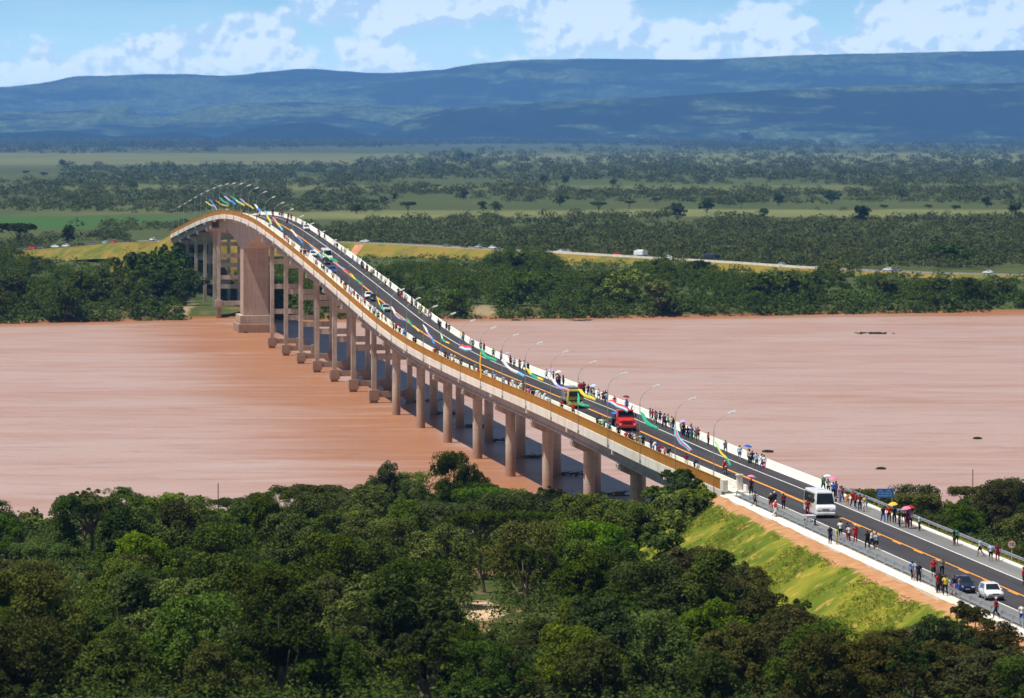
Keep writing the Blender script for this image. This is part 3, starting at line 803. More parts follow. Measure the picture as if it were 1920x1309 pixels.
# ------------------------------------------------------------------ lamp posts
ORD = ['zeroth', 'first', 'second', 'third', 'fourth', 'fifth', 'sixth', 'seventh', 'eighth', 'ninth', 'tenth', 'eleventh', 'twelfth', 'thirteenth', 'fourteenth', 'fifteenth',
       'sixteenth', 'seventeenth', 'eighteenth', 'nineteenth']
TENS = {20: 'twentieth', 30: 'thirtieth', 40: 'fortieth', 50: 'fiftieth', 60: 'sixtieth', 70: 'seventieth', 80: 'eightieth', 90: 'ninetieth'}
TW = {2: 'twenty', 3: 'thirty', 4: 'forty', 5: 'fifty', 6: 'sixty', 7: 'seventy', 8: 'eighty', 9: 'ninety'}
def ordw(n):
    if n < 20: return ORD[n]
    if n > 99: return 'hundred and ' + ordw(n - 100) if n > 100 else 'hundredth'
    return TENS[n] if n % 10 == 0 else TW[n // 10] + '-' + ORD[n % 10]
LAMPS = []
def lamp_s(k): return (547.7 + 26.7 * k - 625.6) / CT + 0.9
def build_lamps():
    proto = empty('street_lamp'); 
    mb = MB(); pts = [(0, 0, -.9), (0, 0, 3.5), (0, 0, 6.6), (.10, 0, 7.25), (.42, 0, 7.8), (.95, 0, 8.25), (1.7, 0, 8.62)]
    mb.tube(pts, [.055, .05, .042, .04, .036, .034, .03], 8); mb.build('pole', M_lamp, proto)
    mb = MB(); mb.loft([[(1.6, -.10, 8.56), (1.6, .10, 8.56), (1.6, .10, 8.66), (1.6, -.10, 8.66)], [(1.95, -.2, 8.60), (1.95, .2, 8.60), (1.9, .17, 8.84), (1.9, -.17, 8.84)],
                        [(2.55, -.17, 8.86), (2.55, .17, 8.86), (2.5, .12, 9.02), (2.5, -.12, 9.02)]]); mb.build('lamp_head', M_lamphead, proto)
    mb = MB(); mb.box(-.10, .10, -.14, .14, -.9, -.45); mb.build('base_bracket', M_galv, proto)
    k = 0
    while lamp_s(k) < S1:
        s = lamp_s(k); e = proto if k == 0 else copy_tree(proto)
        e.location = W(s, -6.84 - .05, deck(s)); e.rotation_euler = (0, 0, TH)
        tag(e, 'grey curved lamp post on the bridge parapet, %s from the near end' % ordw(k + 1), 'street lamp', 'lamp posts along the bridge')
        LAMPS.append(s); k += 1
build_lamps()
# ------------------------------------------------------------------ vegetation
def leaf_mat(name, dark, light, tint_var=0.38, nscale=0.6, trans=0.25):
    m_ = bpy.data.materials.new(name); m_.use_nodes = True; t = NT(m_.node_tree)
    for n in list(t.n): t.n.remove(n)
    out = t.node('ShaderNodeOutputMaterial')
    g = t.node('ShaderNodeNewGeometry'); oi = t.node('ShaderNodeObjectInfo')
    n1 = t.noise(g.outputs['Position'], nscale, 4, 0.6)
    v = t.m('ADD', t.m('MULTIPLY', n1, 0.6), t.m('MULTIPLY', g.outputs['Random Per Island'], 0.4))
    c = t.mix(t.ramp(v, 0.25, 0.75), dark, light)
    hs = t.node('ShaderNodeHueSaturation'); t.put(hs.inputs['Color'], c)
    t.put(hs.inputs['Hue'], t.ramp(oi.outputs['Random'], 0, 1, 0.475, 0.52))
    r2 = t.m('FRACT', t.m('MULTIPLY', oi.outputs['Random'], 17.31))
    t.put(hs.inputs['Value'], t.ramp(r2, 0, 1, 1 - tint_var, 1 + tint_var * 1.3))
    r3 = t.m('FRACT', t.m('MULTIPLY', oi.outputs['Random'], 57.7)); t.put(hs.inputs['Saturation'], t.ramp(r3, 0, 1, 0.8, 1.08))
    d = t.node('ShaderNodeBsdfDiffuse'); t.put(d.inputs[0], hs.outputs[0])
    tr = t.node('ShaderNodeBsdfTranslucent'); t.put(tr.inputs[0], hs.outputs[0])
    ms = t.node('ShaderNodeMixShader'); ms.inputs[0].default_value = trans
    t.l.new(d.outputs[0], ms.inputs[1]); t.l.new(tr.outputs[0], ms.inputs[2]); t.l.new(ms.outputs[0], out.inputs[0])
    return m_
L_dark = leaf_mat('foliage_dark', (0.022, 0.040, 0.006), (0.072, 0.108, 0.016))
L_mid = leaf_mat('foliage_mid', (0.034, 0.060, 0.007), (0.115, 0.155, 0.018))
L_bright = leaf_mat('foliage_bright', (0.052, 0.100, 0.008), (0.165, 0.230, 0.022))
L_olive = leaf_mat('foliage_olive', (0.038, 0.052, 0.011), (0.115, 0.130, 0.032))
L_brown = leaf_mat('foliage_bronze', (0.036, 0.040, 0.009), (0.115, 0.105, 0.024))
L_bush = leaf_mat('undergrowth_leaves', (0.030, 0.055, 0.010), (0.110, 0.150, 0.028), 0.2, 0.25)
L_far = leaf_mat('far_foliage', (0.022, 0.036, 0.010), (0.120, 0.140, 0.038), 0.0, 0.012)
L_float = leaf_mat('floating_plants', (0.020, 0.030, 0.010), (0.06, 0.075, 0.03))
M_bark = simple('bark', (0.16, 0.12, 0.09), 0.9, 0.3, 3.0)
M_wood = simple('weathered_wood', (0.10, 0.075, 0.055), 0.9, 0.3, 2.0)

def leaf_cards(C, Rr, k, size, rng, up=0.35, hemi=-0.35, flat=1.0):
    """k leaf-sized diamonds round every centre; C (N,3), Rr (N,), returns verts, quads"""
    N = len(C); n = N * k
    c = np.repeat(C, k, 0); r = np.repeat(Rr, k)
    d = rng.normal(size=(n, 3)); d /= np.linalg.norm(d, axis=1)[:, None] + 1e-9
    low = d[:, 2] < hemi; d[low, 2] *= -1
    rad = r * (0.55 + 0.5 * rng.random(n) ** 0.5)
    p = c + d * rad[:, None] * np.array([1, 1, flat])
    nrm = d * 0.9 + rng.normal(size=(n, 3)) * 0.55; nrm[:, 2] += up
    nrm /= np.linalg.norm(nrm, axis=1)[:, None] + 1e-9
    a = np.cross(nrm, rng.normal(size=(n, 3))); a /= np.linalg.norm(a, axis=1)[:, None] + 1e-9
    b = np.cross(nrm, a)
    sz = (size * (0.6 + 0.8 * rng.random(n)))[:, None] if np.isscalar(size) else (np.repeat(size, k) * (0.6 + 0.8 * rng.random(n)))[:, None]
    V = np.stack([p - a * sz, p - b * sz * .55 + nrm * sz * .12, p + a * sz, p + b * sz * .55 + nrm * sz * .12], 1).reshape(-1, 3)
    Q = np.arange(n * 4).reshape(-1, 4)
    return V, Q

def tree_proto(seed, H, Rc, shape, ncl, leaves, lsize, name='tree'):
    """returns (trunk mesh, crown mesh); unit: metres, foot at the origin"""
    rng = np.random.default_rng(seed); rr = random.Random(seed)
    C = []; Rr = []
    th = H * {'round': .14, 'flat': .45, 'tall': .16, 'airy': .25, 'lobed': .12, 'mound': .06}[shape]
    # a few big lobes, each carrying clumps
    nl = {'round': 7, 'flat': 8, 'tall': 6, 'airy': 7, 'lobed': 9, 'mound': 6}[shape]
    lobes = []
    for i in range(nl):
        a = 2 * math.pi * (i + rr.random() * .7) / nl; q = rr.uniform(.15, .62) * Rc
        if shape == 'flat': z = H * rr.uniform(.78, .90); lr = Rc * rr.uniform(.30, .45); q = rr.uniform(.2, .72) * Rc
        elif shape == 'tall': z = th + (H - th) * (i + .5) / nl * .9; q *= .45; lr = Rc * rr.uniform(.5, .7)
        elif shape == 'mound': z = H * rr.uniform(.28, .5); lr = Rc * rr.uniform(.4, .58)
        else: z = th + (H - th) * rr.uniform(.12, .68); lr = Rc * rr.uniform(.36, .56)
        lobes.append((math.cos(a) * q, math.sin(a) * q, z, lr))
    if shape in ('round', 'lobed'): lobes.append((rr.uniform(-.1, .1) * Rc, rr.uniform(-.1, .1) * Rc, H - Rc * .42, Rc * .45))
    if shape == 'flat': lobes.append((0, 0, H * .9, Rc * .4))
    for i in range(ncl):
        lx, ly, lz, lr = lobes[rr.randrange(len(lobes))]
        d = rng.normal(size=3); d /= np.linalg.norm(d)
        if d[2] < -.25: d[2] *= -.6
        f = {'flat': .45, 'airy': 1.0}.get(shape, .85)
        C.append([lx + d[0] * lr, ly + d[1] * lr, max(lz + d[2] * lr * f, th * .4 + .2)]); Rr.append(lr * rr.uniform(.28, .48) * (.75 if shape == 'airy' else 1))
    C = np.array(C); Rr = np.array(Rr)
    C[:, 2] = np.minimum(C[:, 2], H - Rr * .8)
    V, Q = leaf_cards(C, Rr, leaves, lsize, rng, up=.45)
    crown = (V, Q)
    mb = MB(); top = Vector((rr.uniform(-.3, .3), rr.uniform(-.3, .3), th))
    r0 = 0.035 * H
    mb.tube([(0, 0, -.6), (0, 0, 0), (top.x * .5, top.y * .5, th * .5), top], [r0 * 1.4, r0 * 1.1, r0 * .85, r0 * .7], 7)
    for lx, ly, lz, lr in lobes:
        e = Vector((lx, ly, lz)); mid = top.lerp(e, .5) + Vector((0, 0, -.08 * H if shape != 'flat' else .02 * H))
        mb.tube([top * .97, mid, e], [r0 * .55, r0 * .35, r0 * .12], 5)
    return mb, crown
PROTO = {}
def make_proto(key, *a, **k):
    mb, (V, Q) = tree_proto(*a, **k)
    tr = bpy.data.meshes.new('trunk'); tr.from_pydata(mb.v, [], mb.f); tr.materials.append(M_bark); tr.update()
    cr = np_mesh('crown', V, Q, L_mid)
    PROTO[key] = (tr, cr, a[1], a[2])
# near-bank quality (seen at 10-14 pixels per metre)
for i, (sh, H, Rc, ncl, lv) in enumerate((('round', 8.5, 4.2, 90, 110), ('lobed', 9, 5.2, 110, 110), ('round', 8, 3.6, 75, 110), ('flat', 7.5, 4.8, 80, 90), ('airy', 9.5, 3.6, 60, 70),
                                          ('tall', 9.5, 2.9, 60, 100), ('lobed', 8, 4.6, 95, 110), ('flat', 7, 4.2, 70, 100))):
    make_proto('n%d' % i, 100 + i, H, Rc, sh, ncl, int(lv * 1.5), .135)
for i, (H, Rc) in enumerate(((2.6, 2.2), (3.2, 2.4), (2.2, 1.8))): make_proto('b%d' % i, 140 + i, H, Rc, 'mound', 34, 80, .15)
# far-bank quality
for i, (sh, H, Rc) in enumerate((('round', 9, 4.8), ('lobed', 9.5, 5.6), ('mound', 5, 4.2), ('flat', 8, 5.4), ('round', 7.5, 4.2), ('airy', 9, 4.0))):
    make_proto('f%d' % i, 160 + i, H, Rc, sh, 60, 34, .42)

class Recs: pass
TREES = []      # (object, x, y, kindword, where)
_variants = {}
def crown_mesh(key, mat):
    k = (key, mat.name)
    if k not in _variants:
        me = PROTO[key][1].copy(); me.materials.clear(); me.materials.append(mat); _variants[k] = me
    return _variants[k]
def put_tree(key, x, y, scale, mat, zscale=1.0, shrub=False, name=None, z=None):
    z = zg1(x, y) - .1 if z is None else z
    e = empty(name or ('shrub' if shrub else 'tree'), (x, y, z), rnd.uniform(0, 6.28)); e.scale = (scale, scale, scale * zscale)
    tr = bpy.data.objects.new('trunk' if not shrub else 'stem', PROTO[key][0]); link(tr, e)
    cr = bpy.data.objects.new('crown' if not shrub else 'foliage', crown_mesh(key, mat)); link(cr, e)
    return e

def lerp_line(pts):
    xs = [p[0] for p in pts]; ys = [p[1] for p in pts]
    return lambda x: float(np.interp(x, xs, ys))
near_top = lerp_line([(-400, 905), (0, 915), (120, 912), (200, 908), (260, 925), (330, 922), (420, 930), (500, 925), (560, 920), (620, 912), (690, 905), (705, 880), (730, 866), (760, 868), (790, 872), (800, 850), (845, 836),
                      (885, 852), (900, 885), (960, 912), (1040, 905), (1100, 930), (1180, 938), (1260, 940), (1300, 940), (1312, 985), (1330, 1025), (1400, 1050), (1440, 1040), (1465, 1055), (1500, 1105),
                      (1560, 1160), (1600, 1200), (1640, 1195), (1700, 1165), (1770, 1150), (1830, 1185), (1880, 1260), (1920, 1300), (2600, 1600)])
near_top_r = lerp_line([(1560, 930), (1640, 912), (1700, 908), (1760, 912), (1800, 904), (1860, 900), (1920, 898), (2400, 880)])
WINDOWS = [(887, 1112, 928, 1156, 469)]
def blocked(x0, x1, y0, y1, Y):
    for a, b, c, d, yy in WINDOWS:
        if Y < yy and x1 > a and x0 < c and y1 > b and y0 < d: return True
    return False
def near_height(X, Y, zg, r, H, lim):
    """largest canopy height that keeps the wood's skyline where it is"""
    h = H
    for q in (-.8, -.4, 0, .4, .8):
        px = 960 + F * (X + q * r) / Y; jit = 9 * math.sin(px * .045 + 1) * math.sin(px * .0171 + Y) - 2
        drop = (abs(q) ** 2) * .25
        h = min(h, (CAMZ - zg - (lim(px) + (jit if Y < 900 else 0) - HOR) * Y / F) / (1 - drop))
    return h

def scatter_near():
    rr = random.Random(5); n_try = 0; got = []
    def ok(x, y, d):
        return all((x - a) ** 2 + (y - b) ** 2 > (d + e) ** 2 * .30 for a, b, e in got)
    # left of the road
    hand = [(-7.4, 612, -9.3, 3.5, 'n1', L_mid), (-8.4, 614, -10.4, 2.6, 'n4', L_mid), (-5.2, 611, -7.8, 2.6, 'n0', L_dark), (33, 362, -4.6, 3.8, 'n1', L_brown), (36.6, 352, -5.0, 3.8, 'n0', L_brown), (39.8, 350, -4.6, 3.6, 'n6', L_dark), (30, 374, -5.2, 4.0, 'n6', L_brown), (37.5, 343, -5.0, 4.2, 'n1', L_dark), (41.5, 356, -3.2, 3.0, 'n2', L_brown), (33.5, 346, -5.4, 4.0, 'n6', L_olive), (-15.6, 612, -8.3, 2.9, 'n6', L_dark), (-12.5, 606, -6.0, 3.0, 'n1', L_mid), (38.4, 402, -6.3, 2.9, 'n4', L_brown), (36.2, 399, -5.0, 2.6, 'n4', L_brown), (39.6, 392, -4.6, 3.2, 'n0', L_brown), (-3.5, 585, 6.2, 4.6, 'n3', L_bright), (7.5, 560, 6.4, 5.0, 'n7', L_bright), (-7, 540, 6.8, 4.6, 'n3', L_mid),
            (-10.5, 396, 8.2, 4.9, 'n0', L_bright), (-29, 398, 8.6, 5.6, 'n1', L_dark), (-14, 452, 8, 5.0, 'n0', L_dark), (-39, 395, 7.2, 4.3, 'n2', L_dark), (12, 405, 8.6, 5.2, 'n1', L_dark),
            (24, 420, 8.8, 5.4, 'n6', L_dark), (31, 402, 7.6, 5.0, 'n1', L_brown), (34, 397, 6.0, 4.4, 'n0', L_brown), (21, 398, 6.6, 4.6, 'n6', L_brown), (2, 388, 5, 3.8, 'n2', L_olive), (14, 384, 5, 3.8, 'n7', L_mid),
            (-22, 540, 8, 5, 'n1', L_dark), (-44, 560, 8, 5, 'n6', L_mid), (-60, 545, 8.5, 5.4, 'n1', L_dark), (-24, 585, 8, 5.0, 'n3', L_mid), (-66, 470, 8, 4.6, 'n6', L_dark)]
    for X, Y, H, r, key, mat in hand:
        z = zg1(X, Y); h = min(H, near_height(X, Y, z, r, H, near_top)) if H > 0 else -H; got.append((X, Y, r * .8))
        sc = r / PROTO[key][3]; e = put_tree(key, X, Y, sc, mat, h / (PROTO[key][2] * sc)); TREES.append((e, X, Y, key, mat, 'near'))
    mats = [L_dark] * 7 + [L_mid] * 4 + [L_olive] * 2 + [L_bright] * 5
    while n_try < 16000 and len(got) < 205:
        n_try += 1
        Y = rr.uniform(345, 628) if rr.random() < .7 else rr.uniform(343, 430); X = rr.uniform(-.115, .113) * Y
        s, u = SU(X, Y)
        if u > -17 - max(0, (deck(s) - zg1(X, Y)) * 0): 
            if s < S0 + 18 and u < 12: continue
            if s >= S0 + 18 and -8 < u < 8 : continue
        if u > 12: continue
        sc_ = rr.uniform(.6, 1.15) * (0.9 if Y > 560 else 1.0)
        key = rr.choice(['n0', 'n1', 'n2', 'n4', 'n5', 'n6', 'n0', 'n6', 'n1'] + (['n3', 'n7'] if Y > 470 else []))
        Hh, Rr_ = PROTO[key][2] * sc_, PROTO[key][3] * sc_
        if Y > f_near(X) - 6 or not ok(X, Y, Rr_): continue
        zg = zg1(X, Y); h = near_height(X, Y, zg, Rr_, Hh, near_top)
        if h < 2.4: continue
        if h < Hh * .72: sc_ *= max(.5, h / Hh * 1.25); Rr_ = PROTO[key][3] * sc_
        x0, yb = proj(X, Y, zg); x1, yt = proj(X, Y, zg + h); wv = Rr_ * F / Y * .8
        if blocked(x0 - wv, x0 + wv, yt, yb - 20, Y): continue
        mat = rr.choice(mats)
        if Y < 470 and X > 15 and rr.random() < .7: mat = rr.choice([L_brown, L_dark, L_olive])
        if Y < 460 and X < 15 and mat is L_bright: mat = L_mid
        e = put_tree(key, X, Y, sc_, mat, h / (PROTO[key][2] * sc_)); got.append((X, Y, Rr_)); TREES.append((e, X, Y, key, mat, 'near'))
    # the wood on the right of the road
    n_try = 0; g2 = []
    while n_try < 3000 and len(g2) < 46:
        n_try += 1
        Y = rr.uniform(430, 622); X = rr.uniform(.055, .135) * Y
        s, u = SU(X, Y)
        if u < (17 if s < S0 + 6 else 9.5) or Y > f_near(X) - 8: continue
        key = rr.choice(['n0', 'n1', 'n3', 'n6', 'n7', 'n2']); sc_ = rr.uniform(.55, .95); Rr_ = PROTO[key][3] * sc_
        if not all((X - a) ** 2 + (Y - b) ** 2 > (Rr_ + e) ** 2 * .32 for a, b, e in g2): continue
        zg = zg1(X, Y)
        h = near_height(X, Y, zg, Rr_, PROTO[key][2] * sc_, near_top_r)
        px = 960 + F * X / Y
        if 1780 < px < 1900 and Y < 560: h = min(h, 2.0)
        if h < 2.2: continue
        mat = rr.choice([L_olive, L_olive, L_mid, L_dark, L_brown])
        e = put_tree(key, X, Y, sc_, mat, h / (PROTO[key][2] * sc_)); g2.append((X, Y, Rr_)); TREES.append((e, X, Y, key, mat, 'right'))
    # shrubs: on the abutment, along the shore, on the slope foot
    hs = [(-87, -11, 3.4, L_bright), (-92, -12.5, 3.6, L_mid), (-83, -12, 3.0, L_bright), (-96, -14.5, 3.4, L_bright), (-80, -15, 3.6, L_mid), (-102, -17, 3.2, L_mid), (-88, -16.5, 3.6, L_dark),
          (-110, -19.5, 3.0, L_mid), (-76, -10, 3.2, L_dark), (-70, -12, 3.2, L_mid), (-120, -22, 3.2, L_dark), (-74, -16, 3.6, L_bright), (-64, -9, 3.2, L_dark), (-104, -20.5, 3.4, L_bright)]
    for s, u, r, mat in hs:
        p = W(s, u, 0); key = 'b%d' % rr.randrange(3); z = max(zg1(p.x, p.y), deck(s) - .6 - max(0, -9.6 - u) * .62) - .2
        e = put_tree(key, p.x, p.y, r / 2.8, mat, 1.0, True, z=z); TREES.append((e, p.x, p.y, key, mat, 'abut'))
    n_try = 0; g3 = []
    while n_try < 4000 and len(g3) < 80:
        n_try += 1
        X = rr.uniform(-72, 85); Y = f_near(X) - rr.uniform(5, 30)
        s, u = SU(X, Y)
        if abs(u) < 7 and s < -60: continue
        if any((X - a) ** 2 + (Y - b) ** 2 < 7 for a, b in g3): continue
        zg = zg1(X, Y); key = 'b%d' % rr.randrange(3); r = rr.uniform(.7, 1.3)
        lim = near_top if u < 0 else (lambda q: 905)
        h = near_height(X, Y, zg, 2.2 * r, PROTO[key][2] * r * 1.2, lim)
        if h < .8: continue
        mat = rr.choice([L_mid, L_bright, L_olive, L_bright, L_brown])
        e = put_tree(key, X, Y, r, mat, h / (PROTO[key][2] * r), True); g3.append((X, Y)); TREES.append((e, X, Y, key, mat, 'shore'))
scatter_near()

def undergrowth():
    rng = np.random.default_rng(9)
    N = 6600; Y = rng.uniform(330, 655, N); X = rng.uniform(-.14, .14, N) * Y
    dx_, dy_ = X - PX0, Y - PY0; s = -ST * dx_ + CT * dy_; u = CT * dx_ + ST * dy_
    keep = (Y < f_near(X) - 3) & ((u < -16.5 - (s < -140) * 4) | (u > 15) | ((s > S0 + 14) & (np.abs(u) > 3)))
    pxv = 960 + F * X / Y; zz_ = zground(X, Y); pyv = HOR + F * (CAMZ - zz_) / Y
    for a, b, c, d, yy in WINDOWS: keep &= ~((pxv > a - 10) & (pxv < c + 10) & (pyv > b - 5) & (pyv < d + 45))
    keep &= ~((pxv > 1530) & (pxv < 1700) & (pyv > 1140) & (pyv < 1230))
    X, Y, zz_, pxv = X[keep], Y[keep], zz_[keep], pxv[keep]
    r = rng.uniform(.7, 2.4, len(X)) * np.where(Y < 460, 1.2, 1)
    r = np.where(np.abs(pxv - 1500) < 230, np.minimum(r, 1.2), r)
    C = np.stack([X, Y, zz_ + r * .35], -1)
    V, Q = leaf_cards(C, r, 70, .17, rng, up=.5, hemi=0.0, flat=.8)
    me = np_mesh('undergrowth', V, Q, L_bush); o = bpy.data.objects.new('undergrowth', me); link(o); tag(o, kind='stuff')
    # grass tufts on the road bank
    N = 26000; s = rng.uniform(-330, S0 - 1, N); u = -9.7 - rng.random(N) * 14
    u = np.where(rng.random(N) < .12, rng.uniform(7.0, 16, N), u)
    X = PX0 - ST * s + CT * u; Y = PY0 + CT * s + ST * u
    dz_ = np.where(u < 0, np.clip(-9.6 - u, 0, 99) * .62 + .35, np.clip(u - 7.9, 0, 99) * .6 + .15)
    Z = np.maximum(_pf(s) - dz_, zground(X, Y)) - .05
    nn = fbm(X, Y, 77, 3, .15); k_ = nn > -.15; X, Y, Z = X[k_], Y[k_], Z[k_]
    V, Q = leaf_cards(np.stack([X, Y, Z], -1), rng.uniform(.12, .30, len(X)), 9, .075, rng, up=.9, hemi=0.1)
    gm = leaf_mat('bank_grass_blades', (0.085, 0.14, 0.008), (0.26, 0.28, 0.024), 0.0, 0.12, 0.35)
    me = np_mesh('grass', V, Q, gm); o = bpy.data.objects.new('grass', me); link(o); tag(o, kind='stuff')
undergrowth()

# ------------------------------------------------------------------ far bank and plain
far_top = lerp_line([(-400, 470), (0, 432), (60, 440), (66, 478), (100, 497), (150, 500), (200, 494), (235, 478), (262, 462), (300, 458), (335, 470), (350, 490), (640, 500), (700, 500), (760, 492), (830, 494), (900, 492), (935, 465), (975, 458), (1020, 462), (1050, 490),
                     (1060, 507), (1150, 507), (1200, 495), (1225, 480), (1270, 482), (1290, 490), (1335, 492), (1350, 508), (1420, 512), (1500, 505), (1530, 478), (1590, 480), (1610, 515), (1700, 522), (1800, 520), (1920, 522), (2500, 520)])
def scatter_far():
    rr = random.Random(8); got = []
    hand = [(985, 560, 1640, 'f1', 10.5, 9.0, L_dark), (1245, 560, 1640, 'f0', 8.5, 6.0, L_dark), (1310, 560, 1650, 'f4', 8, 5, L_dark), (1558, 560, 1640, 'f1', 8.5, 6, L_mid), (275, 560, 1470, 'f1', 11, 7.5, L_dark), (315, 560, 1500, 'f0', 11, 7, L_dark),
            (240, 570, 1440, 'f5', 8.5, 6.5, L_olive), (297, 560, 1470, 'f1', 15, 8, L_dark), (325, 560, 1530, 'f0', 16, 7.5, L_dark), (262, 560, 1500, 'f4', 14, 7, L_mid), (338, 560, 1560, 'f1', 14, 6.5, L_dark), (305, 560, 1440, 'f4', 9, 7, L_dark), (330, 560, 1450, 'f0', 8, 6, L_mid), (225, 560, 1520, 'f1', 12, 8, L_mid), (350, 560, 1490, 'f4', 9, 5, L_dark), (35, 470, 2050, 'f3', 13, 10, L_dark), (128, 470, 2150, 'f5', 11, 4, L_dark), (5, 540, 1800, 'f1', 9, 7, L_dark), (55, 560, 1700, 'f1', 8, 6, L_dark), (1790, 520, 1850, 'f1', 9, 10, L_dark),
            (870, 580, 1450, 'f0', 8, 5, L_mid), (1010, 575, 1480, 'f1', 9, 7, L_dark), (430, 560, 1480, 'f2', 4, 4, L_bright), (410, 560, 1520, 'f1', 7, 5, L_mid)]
    for px, py, Y, key, H, r, mat in hand:
        X = (px - 960) * Y / F; sc = r / PROTO[key][3]; e = put_tree(key, X, Y, sc, mat, H / (PROTO[key][2] * sc)); got.append((X, Y, r)); TREES.append((e, X, Y, key, mat, 'far'))
    n_try = 0
    while n_try < 9000 and len(got) < 58:
        n_try += 1
        X = rr.uniform(-180, 185) ; off = rr.uniform(3, 40)
        Y = float(f_far(X)) + off
        px = 960 + F * X / Y; s, u = SU(X, Y)
        if abs(u) < 11 and s < S1 + 60: continue
        if -22 < u < 3 and s < 800 and px < 440 and px > 335: continue
        key = rr.choice(['f0', 'f1', 'f4', 'f0', 'f1', 'f5']); sc = rr.uniform(.9, 1.35); r = PROTO[key][3] * sc
        if not all((X - a) ** 2 + (Y - b) ** 2 > (r + e) ** 2 * .32 for a, b, e in got): continue
        zg = zg1(X, Y); h = near_height(X, Y, zg, r, PROTO[key][2] * sc, far_top)
        if h < 2.5: continue
        mat = rr.choice([L_mid, L_dark, L_dark, L_mid, L_bright] if px > 640 else [L_dark, L_mid, L_olive])
        e = put_tree(key, X, Y, sc, mat, h / (PROTO[key][2] * sc)); got.append((X, Y, r)); TREES.append((e, X, Y, key, mat, 'far'))
    # lone trees on the pastures beyond the highway
    lone = [(1123, 402, 12), (1270, 412, 12), (1325, 398, 12), (1432, 410, 8), (1516, 416, 6), (1615, 420, 13), (765, 403, 12), (668, 400, 8), (595, 392, 9), (480, 368, 8), (1655, 390, 6), (1740, 390, 6), (1790, 392, 7), (1905, 412, 13),
            (1560, 380, 13), (1690, 372, 9), (1460, 385, 10), (1390, 390, 8), (1050, 385, 10), (930, 398, 9), (905, 395, 8), (1100, 372, 10), (870, 375, 9), (720, 385, 8), (700, 380, 7), (650, 378, 9), (1230, 385, 8), (1180, 392, 8),
            (80, 330, 7), (50, 325, 6), (118, 312, 8), (125, 312, 6), (250, 355, 9), (865, 302, 9), (880, 303, 8), (805, 275, 12), (1400, 278, 13), (740, 375, 7), (820, 360, 9), (1060, 345, 9), (1020, 345, 9), (1150, 350, 8), (1850, 388, 9), (1890, 378, 9)]
    for px, py, sz in lone:
        Y = F * 49.6 / (py - HOR); X = (px - 960) * Y / F; key = rr.choice(['f0', 'f1', 'f3', 'f4']) if sz > 7 else rr.choice(['f4', 'f2'])
        k_ = min(1.0, 3300 / Y) ** .0; r = sz * .5 * max(1, Y / 4200); sc = r / PROTO[key][3]
        e = put_tree(key, X, Y, sc, L_dark, .95); TREES.append((e, X, Y, key, L_dark, 'plain'))
scatter_far()

